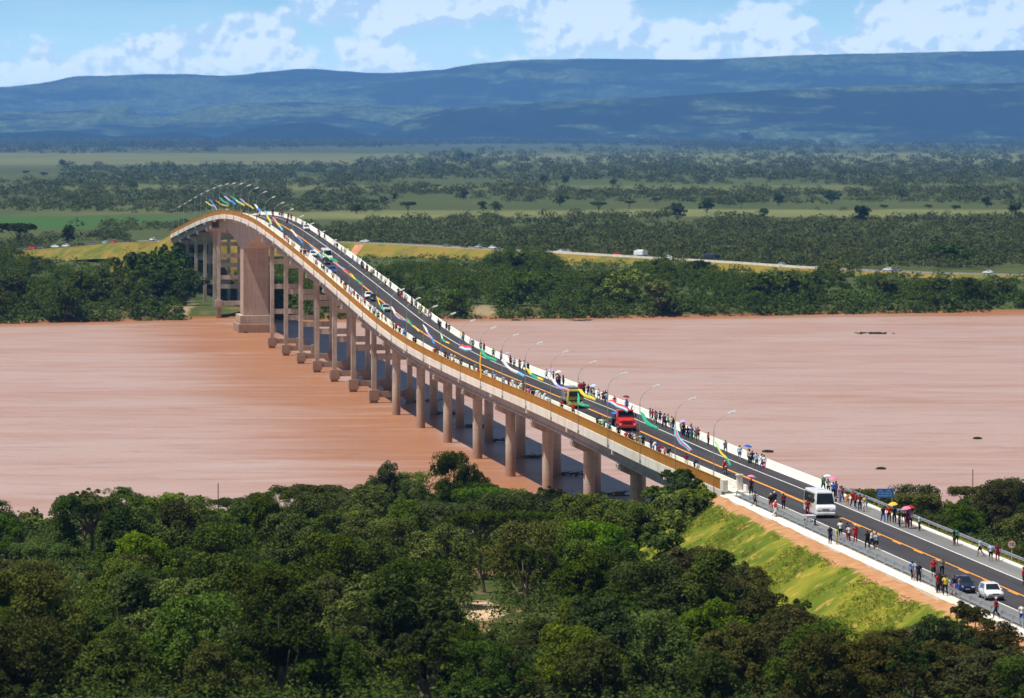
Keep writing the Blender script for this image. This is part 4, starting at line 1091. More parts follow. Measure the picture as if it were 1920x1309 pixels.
def far_woods():
    rng = np.random.default_rng(21); Cs = []; Rs = []; Ks = []
    def add(y0, y1, N, r0, r1, fn=None, xr=.13):
        """N crowns between the ground rows y0..y1 of the plain"""
        a, b = F * 49.7 / (y1 - HOR), F * 49.7 / (y0 - HOR)
        Y = 1 / rng.uniform(1 / b, 1 / a, N); X = rng.uniform(-xr, xr, N) * Y
        cl = fbm(X, Y * .35, 3, 4, 1 / (0.05 * a)); k = np.ones(N, bool)
        if fn is not None: k &= fn(960 + F * X / Y, HOR + F * 49.7 / Y, cl)
        X, Y = X[k], Y[k]; r = rng.uniform(r0, r1, len(X)) * (0.85 + .3 * rng.random(len(X)))
        Cs.append(np.stack([X, Y, 3.0 + r * .42], -1)); Rs.append(r)
    nohw = lambda px, py: ~((np.abs(px - 300) < 60) & (py < 462) & (py > 436))
    hx = [p[0] for p in HWP]; hy = [p[1] for p in HWP]
    def behind(px, py):
        Y = F * 49.7 / (py - HOR); X = (px - 960) * Y / F
        return Y > np.interp(X, hx, hy) + 14
    N = 17000; py = 505 - (505 - 284) * rng.random(N) ** 1.0; Y = F * 49.7 / (py - HOR); X = rng.uniform(-.15, .15, N) * Y; px = 960 + F * X / Y
    wob = py + 7 * fbm(px, py, 61, 3, 1 / 170.) + 4 * fbm(px, py, 62, 2, 1 / 50.)
    d_r = np.interp(wob, [284, 290, 298, 304, 312, 330, 341, 348, 356, 366, 378, 388, 396, 402, 411, 418, 430, 505], [.55, .2, .45, .7, .9, .92, .8, .32, .42, .78, .7, .5, .38, .10, .12, .65, .82, .85])
    d_l = np.interp(wob, [284, 288, 312, 316, 330, 345, 352, 365, 378, 390, 398, 402, 424, 430, 445, 505], [.5, .03, .05, .85, 1.0, 1.0, .65, .8, .95, .9, .8, .25, .28, .75, .7, .75])
    t_ = np.clip((px - 560) / 300, 0, 1); dd = d_l * (1 - t_) + d_r * t_
    dd = np.where((px < 115) & (py > 300) & (py < 342), .15, dd)
    cl = fbm(X, Y * .3, 63, 4, 1 / 90.) * .6 + fbm(X, Y * .3, 64, 3, 1 / 380.) * .38
    k = (cl > .50 - 1.05 * dd) & behind(px, py) & nohw(px, py); X, Y = X[k], Y[k]
    r = np.interp(Y, [2000, 3500, 6000, 12000, 18000], [3.0, 4.0, 6.5, 11, 16]) * (0.55 + .95 * rng.random(len(X)) ** 1.5)
    Cs.append(np.stack([X, Y, zground(X, Y) + r * .42], -1)); Rs.append(r)
    for y0, y1, N, r0, r1 in ((16500, 24500, 2600, 12, 26), (12500, 17000, 500, 8, 18)):
        Y = rng.uniform(y0, y1, N); X = rng.uniform(-.14, .14, N) * Y; k = fbm(X, Y * .3, 66, 3, 1 / 1500.) > -.12; X, Y = X[k], Y[k]
        r = rng.uniform(r0, r1, len(X)); Cs.append(np.stack([X, Y, zground(X, Y) + r * .3], -1)); Rs.append(r)
    C = np.concatenate(Cs); r = np.concatenate(Rs)
    V, Q = leaf_cards(C, r, 64, r * .165, rng, up=.55, hemi=0.05, flat=.85)
    me = np_mesh('far_woods', V, Q, L_far); o = bpy.data.objects.new('far_woods', me); link(o); tag(o, kind='stuff')
    # the wood along the far bank: one mass between the single trees that stand out
    N = 3000; X = rng.uniform(-250, 250, N); Y = f_far(X) + 5 + rng.random(N) ** 1.3 * 560
    dx_, dy_ = X - PX0, Y - PY0; s = -ST * dx_ + CT * dy_; u = CT * dx_ + ST * dy_
    px = 960 + F * X / Y; z = zground(X, Y)
    cn_ = fbm(X, Y * .5, 91, 3, 1 / 28.); H = rng.uniform(5, 13, N) * np.clip(.8 + 1.1 * cn_, .3, 1.3); r = H * rng.uniform(.35, .55, N)
    lim = np.array([far_top(q) for q in px]); hmax = CAMZ - z - (lim - HOR) * Y / F
    H = np.minimum(H, hmax); k = (H > 2.2) & ((np.abs(u) > 10 + r * .6) | (s > S1 + 30)) & ~((px > 325) & (px < 440) & (s < 800) & (u < 3)) & ~((u < -4) & (u > -30) & (s < 950) & (s > 770) & (px > 345))
    k &= (Y < np.interp(X, hx, hy) - 22) & (fbm(X, Y * .5, 92, 3, 1 / 24.) > np.where(px > 1330, -.02, -.22))
    k &= ~((px > 880) & (px < 925) & (Y < f_far(X) + 22))
    X, Y, z, H, r = X[k], Y[k], z[k], H[k], r[k]
    cc = []; cr_ = []
    for j in range(9):
        d = rng.normal(size=(len(X), 3)); d /= np.linalg.norm(d, axis=1)[:, None]
        cc.append(np.stack([X + d[:, 0] * r * .6, Y + d[:, 1] * r * .6, z + np.clip(H * .55 + d[:, 2] * H * .32, .6, None)], -1)); cr_.append(r * rng.uniform(.28, .45, len(X)))
    cc = np.concatenate(cc); cr_ = np.concatenate(cr_); cc[:, 2] = np.maximum(cc[:, 2] - cr_ * .3, .5)
    V, Q = leaf_cards(cc, cr_, 40, .28, rng, up=.5, hemi=-.2)
    me = np_mesh('far_bank_wood', V, Q, leaf_mat('far_bank_foliage', (0.024, 0.046, 0.009), (0.110, 0.160, 0.028), 0.0, 0.05)); o = bpy.data.objects.new('far_bank_wood', me); link(o); tag(o, kind='stuff')
    # low brush on the far bank between the trees
    N = 5200; X = rng.uniform(-250, 250, N); Y = f_far(X) + 1.0 + np.where(rng.random(N) < .35, rng.random(N) * 22, rng.random(N) ** 1.3 * 560)
    dx_, dy_ = X - PX0, Y - PY0; s = -ST * dx_ + CT * dy_; u = CT * dx_ + ST * dy_
    px = 960 + F * X / Y; z = zground(X, Y); py = HOR + F * (CAMZ - z) / Y
    k = (np.abs(u) > 9) & ~((px > 338) & (px < 400) & (py < 602)) & (Y < np.interp(X, hx, hy) - 12)
    k &= ~((X > -13) & (X < -4) & (Y < 1432) & (Y > 1404))
    X, Y, z = X[k], Y[k], z[k]; r = rng.uniform(.9, 2.6, len(X))
    V, Q = leaf_cards(np.stack([X, Y, z + r * .4], -1), r, 36, .42, rng, up=.5, hemi=0.0, flat=.9)
    me = np_mesh('undergrowth', V, Q, L_bush); o = bpy.data.objects.new('undergrowth', me); link(o); tag(o, kind='stuff')
far_woods()
# ------------------------------------------------------------------ colours of cloth and paint
CLO = {'red': (0.55, 0.025, 0.03), 'maroon': (0.20, 0.015, 0.035), 'white': (0.78, 0.78, 0.76), 'black': (0.018, 0.018, 0.022), 'navy': (0.02, 0.03, 0.10), 'blue': (0.03, 0.12, 0.48),
       'pale blue': (0.42, 0.58, 0.74), 'green': (0.05, 0.26, 0.12), 'yellow': (0.72, 0.52, 0.05), 'grey': (0.22, 0.22, 0.22), 'pink': (0.75, 0.22, 0.38), 'lilac': (0.45, 0.36, 0.62),
       'olive': (0.20, 0.19, 0.07), 'teal': (0.04, 0.26, 0.28), 'beige': (0.55, 0.44, 0.30), 'orange': (0.72, 0.22, 0.03), 'lime': (0.45, 0.62, 0.10)}
def cloth(c):
    return simple('cloth_' + c.replace(' ', '_'), CLO[c], 0.9, 0.12, 4.0, spec=0.1)
SKIN = [simple('skin_a', (0.22, 0.11, 0.065), 0.6, 0.08, 3), simple('skin_b', (0.13, 0.06, 0.035), 0.6, 0.08, 3), simple('skin_c', (0.33, 0.18, 0.11), 0.6, 0.08, 3)]
HAIR = [simple('hair_black', (0.012, 0.010, 0.009), 0.5, 0.2, 9), simple('hair_brown', (0.05, 0.028, 0.016), 0.5, 0.2, 9)]
CAP_W = simple('cap_white', (0.78, 0.77, 0.74), 0.9, 0.05, 5)

def xof(u, px):            # depth of the point where the line of lateral offset u crosses picture column px
    return (857000.0 + 9077.0 * (u + 6.75)) / (px + 223.0)
def s_of(u, px):
    Y = xof(u, px); return (Y - PY0 - ST * u) / CT
def place(px, py):
    """deck point seen at a given place of the photograph, as (s, u)"""
    Y = 405.0; last = None
    while Y < 1290:
        X = (px - 960) * Y / F; s, u = SU(X, Y)
        y = HOR + F * (CAMZ - deck(s)) / Y
        if y <= py: return s, u
        Y += 0.5
    return s, u

# ------------------------------------------------------------------ people
def remesh(mb, name, voxel, dec, mat):
    o = mb.build(name, mat); m1 = o.modifiers.new('r', 'REMESH'); m1.mode = 'VOXEL'; m1.voxel_size = voxel; m1.use_smooth_shade = True
    if dec < 1: m2 = o.modifiers.new('d', 'DECIMATE'); m2.ratio = dec
    dg = bpy.context.evaluated_depsgraph_get(); me = bpy.data.meshes.new_from_object(o.evaluated_get(dg))
    me.name = name
    if not me.materials: me.materials.append(mat)
    old = o.data; bpy.data.objects.remove(o); bpy.data.meshes.remove(old)
    return me
def figure(pose, shorts=False, skirt=False):
    J = dict(hl=(-.10, 0, .90), kl=(-.115, .03, .49), al=(-.12, -.02, .09), hr=(.10, 0, .90), kr=(.115, .03, .49), ar=(.12, -.02, .09), pel=(0, 0, .95), wa=(0, 0, 1.09), ch=(0, .01, 1.30), ne=(0, 0, 1.44), hd=(0, .025, 1.58),
             sl=(-.185, 0, 1.39), el=(-.25, -.03, 1.13), wl=(-.26, .06, .90), sr=(.185, 0, 1.39), er=(.25, -.03, 1.13), wr=(.26, .06, .90))
    if pose == 'walk': J.update(kl=(-.11, .20, .52), al=(-.11, .22, .10), kr=(.11, -.08, .50), ar=(.11, -.36, .16), el=(-.25, -.14, 1.15), wl=(-.25, -.14, .92), er=(.25, .05, 1.14), wr=(.23, .22, .97))
    if pose == 'hip': J.update(kl=(-.14, .06, .49), al=(-.16, .04, .09), el=(-.38, -.05, 1.18), wl=(-.19, .08, 1.02), hd=(.01, .03, 1.58))
    if pose == 'lean': J.update(ch=(0, .18, 1.26), ne=(0, .27, 1.38), hd=(0, .34, 1.50), sl=(-.185, .24, 1.34), sr=(.185, .24, 1.34), el=(-.22, .40, 1.12), wl=(-.12, .60, 1.05), er=(.22, .40, 1.12), wr=(.12, .60, 1.05), wa=(0, .05, 1.09))
    if pose == 'up': J.update(er=(.25, .16, 1.20), wr=(.16, .26, 1.38))
    if pose == 'ride': J.update(hl=(-.10, 0, .80), kl=(-.22, .38, .72), al=(-.22, .22, .32), hr=(.10, 0, .80), kr=(.22, .38, .72), ar=(.22, .22, .32), pel=(0, -.02, .84), wa=(0, .02, .98), ch=(0, .12, 1.18), ne=(0, .18, 1.31), hd=(0, .23, 1.45),
                                sl=(-.185, .15, 1.27), sr=(.185, .15, 1.27), el=(-.30, .30, 1.05), wl=(-.30, .55, 1.04), er=(.30, .30, 1.05), wr=(.30, .55, 1.04))
    g = {k: Vector(v) for k, v in J.items()}
    b = MB()
    b.tube([g['pel'] - Vector((0, 0, .08)), g['pel'], g['wa'], g['ch'], g['ne'] - Vector((0, 0, .05))], [.10, .135, .115, .145, .09], 12)
    b.tube([g['sl'], g['ch'].lerp(g['ne'], .55), g['sr']], [.06, .085, .06], 10)
    b.tube([g['ne'] - Vector((0, 0, .05)), g['ne'], g['hd']], [.062, .052, .05], 10)
    b.ball(g['hd'] + Vector((0, 0, .01)), .105, 14, 10, sc=(.80, .95, 1.12)); b.ball(g['hd'] + Vector((0, .03, -.06)), .06, 10, 8, sc=(.85, .9, .9))
    b.tube([g['hd'] + Vector((0, .085, .02)), g['hd'] + Vector((0, .122, -.02))], [.012, .018], 6)
    for e in (-1, 1):
        b.ball(g['hd'] + Vector((e * .086, -.005, -.005)), .026, 8, 6, sc=(.5, .8, 1.2))
    for q, sg in (('l', -1), ('r', 1)):
        b.ball(g['s' + q], .063, 10, 8); b.tube([g['s' + q], g['s' + q].lerp(g['e' + q], .5), g['e' + q]], [.055, .048, .040], 10); b.ball(g['e' + q], .041, 8, 6)
        b.tube([g['e' + q], g['e' + q].lerp(g['w' + q], .35), g['w' + q]], [.040, .040, .026], 10)
        d = (g['w' + q] - g['e' + q]).normalized(); side = Vector((0, 1, 0)) if abs(d.y) < .8 else Vector((0, 0, 1)); side = (side - d * side.dot(d)).normalized(); nn_ = d.cross(side)
        pc = g['w' + q] + d * .045
        b.tube([g['w' + q], pc, g['w' + q] + d * .085], [.024, .034, .030], 8)
        for f_ in range(4):
            o = side * (.027 - .018 * f_); L = (.075, .083, .078, .06)[f_]; st = g['w' + q] + d * .08 + o
            b.tube([st, st + d * L * .5 + nn_ * .004 * sg, st + d * L * .9 + nn_ * .020 * sg], [.0105, .010, .009], 6)
        st = g['w' + q] + d * .03 + side * .03; b.tube([st, st + d * .035 + side * .022, st + d * .065 + side * .026], [.012, .011, .010], 6)
        b.tube([g['h' + q] + Vector((0, 0, .02)), g['h' + q].lerp(g['k' + q], .5), g['k' + q]], [.090, .078, .056], 12); b.ball(g['k' + q], .057, 10, 8)
        b.tube([g['k' + q], g['k' + q].lerp(g['a' + q], .35), g['a' + q]], [.054, .055, .036], 10)
        a_ = g['a' + q]; b.tube([a_ + Vector((0, -.05, -.045)), a_ + Vector((0, .06, -.05)), a_ + Vector((0, .16, -.062))], [.036, .034, .024], 8)
        b.tube([a_, a_ + Vector((0, -.01, -.05))], [.036, .036], 8)
    body = remesh(b, 'body', .0085, .22, SKIN[0])
    t = MB(); t.tube([g['pel'] - Vector((0, 0, .03)), g['pel'] + Vector((0, 0, .02)), g['wa'], g['ch'], g['ne'] - Vector((0, 0, .035))], [.158, .155, .138, .162, .085], 14)
    t.tube([g['sl'], g['ch'].lerp(g['ne'], .5), g['sr']], [.078, .10, .078], 10)
    for q in 'lr': t.tube([g['s' + q], g['s' + q].lerp(g['e' + q], .7)], [.078, .066], 10)
    shirt = remesh(t, 'shirt', .02, .5, cloth('white'))
    p = MB(); p.tube([g['pel'] - Vector((0, 0, .10)), g['pel'] + Vector((0, 0, .05))], [.14, .148], 14)
    for q in 'lr':
        if shorts: p.tube([g['h' + q] + Vector((0, 0, .03)), g['h' + q].lerp(g['k' + q], .9)], [.108, .088], 12)
        else:
            p.tube([g['h' + q] + Vector((0, 0, .03)), g['h' + q].lerp(g['k' + q], .5), g['k' + q]], [.108, .092, .073], 12); p.ball(g['k' + q], .072, 10, 6)
            p.tube([g['k' + q], g['a' + q].lerp(g['k' + q], .08)], [.072, .060], 12)
    if skirt: p.tube([g['pel'] + Vector((0, 0, .05)), g['pel'] - Vector((0, 0, .42))], [.145, .23], 14)
    trousers = remesh(p, 'trousers', .02, .5, cloth('black'))
    h = MB(); h.ball(g['hd'] + Vector((0, -.018, .032)), .112, 14, 9, sc=(.84, .94, 1.02)); hair = remesh(h, 'hair', .016, .5, HAIR[0])
    # keep only the crown and nape of the hair shell
    import bmesh
    bm = bmesh.new(); bm.from_mesh(hair); hz = g['hd'].z; hy_ = g['hd'].y
    bmesh.ops.delete(bm, geom=[v for v in bm.verts if (v.co.z < hz + .035 and v.co.y > hy_ - .01) or v.co.z < hz - .05], context='VERTS'); bm.to_mesh(hair); bm.free()
    return dict(body=body, shirt=shirt, trousers=trousers, hair=hair, hand=g['wr'] + (g['wr'] - g['er']).normalized() * .07)
FIG = {'stand': figure('stand'), 'walk': figure('walk'), 'hip': figure('hip', True), 'lean': figure('lean'), 'up': figure('up'), 'stand_shorts': figure('stand', True), 'walk_shorts': figure('walk', True), 'skirt': figure('stand', True, True), 'ride': figure('ride')}
PEOPLE = []
def person(loc, ang, shirt, pants, pose='stand', scale=1.0, cap=False, where='', s=0.0):
    fg = FIG[pose]; e = empty('person', loc, ang); e.scale = (scale,) * 3
    for nm, mt in (('body', SKIN[rnd.randrange(3)]), ('shirt', cloth(shirt)), ('trousers', cloth(pants)), ('hair', CAP_W if cap else HAIR[0 if rnd.random() < .8 else 1])):
        o = bpy.data.objects.new(nm if not (nm == 'hair' and cap) else 'cap', fg[nm]); link(o, e); o.material_slots[0].link = 'OBJECT'; o.material_slots[0].material = mt
    PEOPLE.append((e, shirt, pants, where, s, cap, pose)); return e
def umbrella(loc, colour, label, r=.55, tilt=0.15):
    e = empty('umbrella', loc); e.rotation_euler = (tilt, rnd.uniform(-.15, .15), rnd.uniform(0, 6)); tag(e, label, 'umbrella', 'umbrellas held up against the sun')
    mb = MB(); n = 8; top = (0, 0, .78); rim = []
    for k in range(n):
        a = 2 * math.pi * k / n; rim.append((r * math.cos(a), r * math.sin(a), .52))
    mid = [(r * .6 * math.cos(2 * math.pi * k / n), r * .6 * math.sin(2 * math.pi * k / n), .70) for k in range(n)]
    v = [top] + mid + rim
    f = [(0, 1 + k, 1 + (k + 1) % n) for k in range(n)] + [(1 + k, 1 + n + k, 1 + n + (k + 1) % n, 1 + (k + 1) % n) for k in range(n)]
    mb.add(v, f); mb.build('canopy', cloth(colour), e)
    mb = MB(); mb.tube([(0, 0, -.12), (0, 0, .84)], .009, 6); mb.build('shaft', M_galv, e)
    mb = MB(); mb.tube([(0, 0, -.12), (0, .01, -.17), (0, .05, -.18), (0, .06, -.14)], .012, 6); mb.build('handle', M_black, e)
    return e

HEAD = -(math.pi / 2) + math.pi / 2    # figures look along local +Y; TH turns +Y onto the bridge axis
def face_dir(kind):
    if kind == 'to': return TH + math.pi + rnd.uniform(-.3, .3)
    if kind == 'away': return TH + rnd.uniform(-.3, .3)
    if kind == 'road': return TH - math.pi / 2 + rnd.uniform(-.5, .5)      # from the walkway towards the road
    if kind == 'river': return TH + math.pi / 2 + rnd.uniform(-.5, .5)
    return rnd.uniform(0, 6.28)
def put_person(px, py, shirt, pants, umb=None, cap=False, scale=None, pose=None):
    if py is None: pass
    s, u = place(px, py)
    return put_su(s, u, shirt, pants, umb, cap, scale, pose)
def put_su(s, u, shirt, pants, umb=None, cap=False, scale=None, pose=None):
    d = deck(s); z = d; bridge_ = s > S0
    if bridge_:
        if u < -3.2: u = min(max(u, -6.2), -4.55); z = d + .18; where = 'walkway'
        elif u > 3.2: u = min(u, 5.05); z = d + .012; where = 'shoulder'
        else: z = d + .012; where = 'road'
        if where == 'walkway' and u > -4.6: u = -4.7
    else:
        if u < -6.15: u = min(max(u, -7.3), -6.6); z = d + .01; where = 'pavement'
        elif u < -3.3: u = max(u, -5.8); where = 'left shoulder'
        elif u > 3.1: u = min(u, 5.5); where = 'right shoulder'
        else: where = 'road'
    for _ in range(12):          # nobody stands inside somebody else
        p = W(s, u, z)
        if all((p - Vector(q[0].location)).length > .52 for q in PEOPLE): break
        s += rnd.uniform(-.7, .7); u += rnd.uniform(-.25, .25)
        if where == 'walkway': u = min(max(u, -6.2), -4.6)
        if where == 'shoulder': u = min(max(u, 3.5), 5.05)
        if where == 'pavement': u = min(max(u, -7.3), -6.55)
        z = deck(s) + (.18 if where == 'walkway' else .01)
    if pose is None:
        pose = rnd.choice(['stand', 'walk', 'walk', 'hip', 'stand_shorts', 'walk_shorts', 'skirt' if rnd.random() < .3 else 'stand', 'lean' if where == 'walkway' else 'stand'])
    if umb: pose = 'up'
    k = 'road' if pose == 'lean' else rnd.choice(['to', 'to', 'away', 'road', 'any'] if where in ('walkway', 'pavement', 'left shoulder') else ['to', 'away', 'river', 'to', 'any'])
    ang = face_dir(k)
    if pose == 'lean': u = -4.75; ang = TH - math.pi / 2; 
    sc = (scale or 1.0) * rnd.uniform(1.0, 1.1)
    loc = W(s, u, z); e = person(loc, ang, shirt, pants, pose, sc, cap, where, s)
    if umb:
        h = FIG['up']['hand'] * sc; hx = h.x * math.cos(ang) - h.y * math.sin(ang); hy_ = h.x * math.sin(ang) + h.y * math.cos(ang)
        UMB.append((loc + Vector((hx, hy_, h.z)), umb, shirt, where, s))
    return e
UMB = []
Wt, Bk, Rd, Mn, Nv, Bl, Pb, Gn, Yl, Gy, Pk, Ll, Ol, Te, Be, Or, Lm = 'white', 'black', 'red', 'maroon', 'navy', 'blue', 'pale blue', 'green', 'yellow', 'grey', 'pink', 'lilac', 'olive', 'teal', 'beige', 'orange', 'lime'
# approach road and near end: (x, y of the feet) read at 3.537 px per picture px from (1380, 860)
for q in [(580, 225, Gn, Bk), (612, 238, Wt, Bk, Wt), (645, 262, Bl, Bk), (668, 262, Ll, Gy, Pk), (690, 292, Ll, Ll), (702, 285, Rd, Bk), (740, 312, Or, Or, None, 0, .72), (775, 325, Rd, Bk), (795, 332, Rd, Bk), (822, 350, Mn, Nv), (850, 355, Yl, Wt), (868, 338, Bl, Bl, None, 0, .8),
          (975, 425, Bk, Bl), (1015, 425, Rd, Bk), (1050, 432, Bk, Bk, Yl), (1085, 458, Bk, Bk, Bk), (1112, 425, Gy, Bk), (1135, 462, Mn, Mn, Pk), (1165, 462, Ll, Nv, Rd), (1183, 432, Mn, Bk), (1217, 480, Pb, Bk), (1445, 582, Bk, Bk), (1462, 575, Gn, Bk), (1620, 650, Pb, Bk),
          (1690, 682, Pb, Bk), (1735, 682, Mn, Mn), (100, 245, Mn, Bk, Pk), (140, 320, Gy, Bk), (230, 345, Bk, Rd, None, 1), (262, 387, Rd, Wt, None, 1), (285, 387, Wt, Wt), (315, 335, Mn, Bk), (255, 330, Bk, Bk, None, 1), (475, 385, Mn, Mn), (624, 568, Nv, Nv), (680, 572, Lm, Be),
          (693, 530, Wt, Bk), (738, 548, Bk, Mn), (748, 556, Wt, Rd), (778, 556, Rd, Rd, None, 1), (872, 602, Bk, Bk), (900, 592, Wt, Bk), (930, 607, Pb, Bk), (1168, 808, Bl, Bk), (1190, 812, Pb, Gy), (1213, 822, Bk, Bk), (1310, 792, Rd, Bk), (1366, 780, Gy, Bk), (1335, 892, Rd, Bk),
          (1350, 880, Bk, Bk), (1388, 912, Yl, Bk), (1372, 890, Bk, Nv), (1435, 905, Bk, Pk), (1460, 905, Gy, Bl), (1725, 1062, Mn, Bk, None, 1), (1898, 1155, Wt, Bl), (1906, 845, Rd, Bk)]:
    put_person(1380 + q[0] / 3.537, 860 + q[1] / 3.537, q[2], q[3], q[4] if len(q) > 4 else None, bool(q[5]) if len(q) > 5 else False, q[6] if len(q) > 6 else None)
# shoulder along the right-hand barrier: (x, shirt, trousers[, umbrella]) at 3.967 px per picture px
def right_side(x0, lst):
    for q in lst: put_su(s_of(4.6, x0 + q[0] / 3.967), 4.6 + rnd.uniform(-.45, .4), q[1], q[2], q[3] if len(q) > 3 else None)
right_side(960, [(515, Rd, Bk), (520, Mn, Bk), (568, Bk, Bk), (580, Gy, Bk), (615, Wt, Bk, Pb), (640, Wt, Bk), (682, Bk, Bk), (718, Pb, Bl), (780, Rd, Bk), (840, Mn, Rd, Mn), (855, Bl, Bl), (1012, Bl, Nv), (1040, Rd, Bk), (1062, Mn, Bk), (1075, Nv, Bk), (1090, Gy, Bk), (1115, Wt, Bk), (1138, Pb, Bk),
                 (1167, Yl, Bl), (1202, Bk, Nv), (1255, Ol, Bk), (1275, Rd, Bk), (1295, Mn, Bk, Ll), (1312, Mn, Bk), (1328, Wt, Gy), (1355, Bl, Gn), (1362, Rd, Bk), (1382, Gy, Gy), (1448, Rd, Bk), (1602, Gy, Gy), (1703, Pb, Bl), (1768, Pb, Bl, Bl), (1782, Be, Bk), (1800, Nv, Bk), (1830, Pb, Te), (1868, Ll, Bl), (1888, Wt, Rd)])
right_side(640, [(440, Mn, Bk), (530, Bk, Bk), (545, Gy, Bk), (580, Gn, Bk), (600, Yl, Gn), (614, Or, Bk), (642, Rd, Bk), (655, Mn, Mn), (664, Wt, Gy), (748, Bk, Bk), (766, Nv, Bk), (788, Bk, Gy), (985, Te, Nv), (1018, Bk, Bk), (1042, Mn, Mn), (1170, Bk, Bk), (1200, Ll, Bl), (1258, Ol, Nv, Ll), (1270, Mn, Bk), (1295, Pb, Bk),
                 (1325, Mn, Nv), (1332, Or, Rd), (1352, Pb, Nv), (1395, Bk, Bk), (1560, Wt, Bk), (1575, Nv, Bk, Ll), (1592, Bk, Nv), (1610, Wt, Bk, Wt), (1632, Mn, Bk), (1640, Bk, Bk), (1785, Mn, Rd), (1790, Rd, Bk)])
right_side(300, [(890, Rd, Bk), (905, Mn, Bk), (950, Bk, Bk), (972, Bk, Mn), (1075, Nv, Bk), (1100, Rd, Bk), (1165, Rd, Wt), (1190, Mn, Bk), (1210, Mn, Bk), (1300, Wt, Gy), (1315, Bk, Bk), (1375, Rd, Wt), (1440, Gy, Gy), (1505, Bk, Bk), (1520, Gy, Bk), (1532, Rd, Bk), (1545, Mn, Bk), (1600, Bk, Gy), (1632, Be, Ol),
                 (1678, Or, Bk), (1700, Gy, Bk), (1785, Bk, Bk), (1795, Rd, Rd), (1812, Wt, Bk), (1835, Wt, Rd), (1860, Mn, Bk), (1885, Gy, Bk)])
# walkway behind the ochre panels
def walkway(x0, lst):
    for q in lst:
        u = rnd.uniform(-5.9, -4.7); put_su(s_of(u, x0 + q[0] / 3.967), u, q[1], q[2], None, len(q) > 3)
walkway(960, [(20, Wt, Bk), (40, Wt, Be), (70, Ol, Bk), (100, Rd, Bk), (120, Mn, Nv), (148, Nv, Bk), (152, Bk, Bk), (185, Wt, Wt), (205, Wt, Pb), (272, Wt, Bk), (365, Rd, Bk), (450, Rd, Bk), (628, Bk, Bk), (650, Lm, Bk), (665, Wt, Gn), (682, Gn, Bk), (705, Wt, Mn), (722, Te, Bk), (788, Bk, Bk), (843, Rd, Bk),
              (870, Mn, Bk), (880, Te, Bk), (890, Pb, Nv), (908, Wt, Bk), (922, Yl, Bk), (932, Ol, Wt), (945, Wt, Wt), (970, Bk, Bk), (1092, Rd, Bk), (1108, Bk, Bk), (1130, Pk, Mn), (1160, Bk, Wt)])
walkway(640, [(210, Wt, Bk), (240, Wt, Gn), (268, Gn, Bk), (380, Gn, Bk), (400, Rd, Gn), (430, Bk, Nv), (450, Pb, Bl), (465, Bl, Wt), (535, Nv, Mn), (700, Mn, Bk), (714, Bk, Bk), (768, Bk, Bk), (788, Mn, Bk), (805, Wt, Gy), (830, Wt, Bk), (885, Bk, Bk), (957, Yl, Bk), (1018, Rd, Bk), (1045, Bk, Bk), (1062, Wt, Gy), (1075, Wt, Be),
              (1100, Gy, Bk), (1135, Pb, Rd), (1200, Pb, Bl), (1240, Mn, Bk), (1272, Wt, Pb), (1300, Gy, Wt), (1322, Wt, Gn), (1345, Ol, Mn), (1372, Mn, Rd), (1385, Pk, Bk), (1418, Nv, Bk), (1422, Wt, Bk), (1460, Wt, Pb), (1542, Wt, Bk, 1)])
walkway(300, [(925, Mn, Bk), (940, Wt, Rd), (952, Rd, Bk), (978, Wt, Wt), (1048, Rd, Bk), (1070, Mn, Bk), (1080, Bk, Nv), (1155, Be, Bk), (1170, Pk, Gy), (1200, Nv, Bk), (1215, Bk, Gy), (1240, Pb, Bk), (1345, Mn, Bk), (1365, Rd, Bk), (1375, Mn, Wt), (1380, Bk, Bk), (1405, Wt, Gy), (1420, Wt, Bl), (1440, Rd, Bk), (1468, Mn, Rd),
              (1490, Wt, Mn), (1520, Rd, Bk), (1560, Wt, Wt), (1595, Wt, Bk), (1615, Wt, Bk), (1735, Gn, Bk), (1755, Rd, Bk), (1802, Bl, Bk), (1885, Nv, Bk)])
# the crowd on the crest
for i, (px, sh, pn) in enumerate([(448, Wt, Bk), (455, Mn, Bk), (462, Rd, Bk), (469, Bk, Bk), (476, Or, Bk), (484, Wt, Bk), (490, Rd, Mn), (497, Rd, Bk), (504, Nv, Bk), (510, Wt, Rd), (516, Mn, Bk), (522, Wt, Bk), (530, Pb, Bk)]):
    put_su(s_of(-1.5, px), (-4.9, -1.2, 1.5, 4.5)[i % 4], sh, pn)
rc = random.Random(77); cn = [Wt, Bk, Rd, Mn, Pb, Nv, Gy, Wt, Yl, Bl, Gn]
for i in range(46):
    px = rc.uniform(520, 900) if i % 3 else rc.uniform(900, 1330); u = rc.uniform(-5.9, -4.7) if i % 2 else rc.uniform(4.1, 5.0)
    put_su(s_of(u, px), u, rc.choice(cn), rc.choice([Bk, Nv, Gy, Wt, Bl]))
# on the carriageway between the trucks
for px, py, sh, pn in ((1149, 806, Bk, Bk), (1155, 807, Bk, Gy), (1130, 805, Nv, Bk), (1297, 880, Mn, Wt), (1320, 887, Nv, Bk)): put_person(px, py, sh, pn)

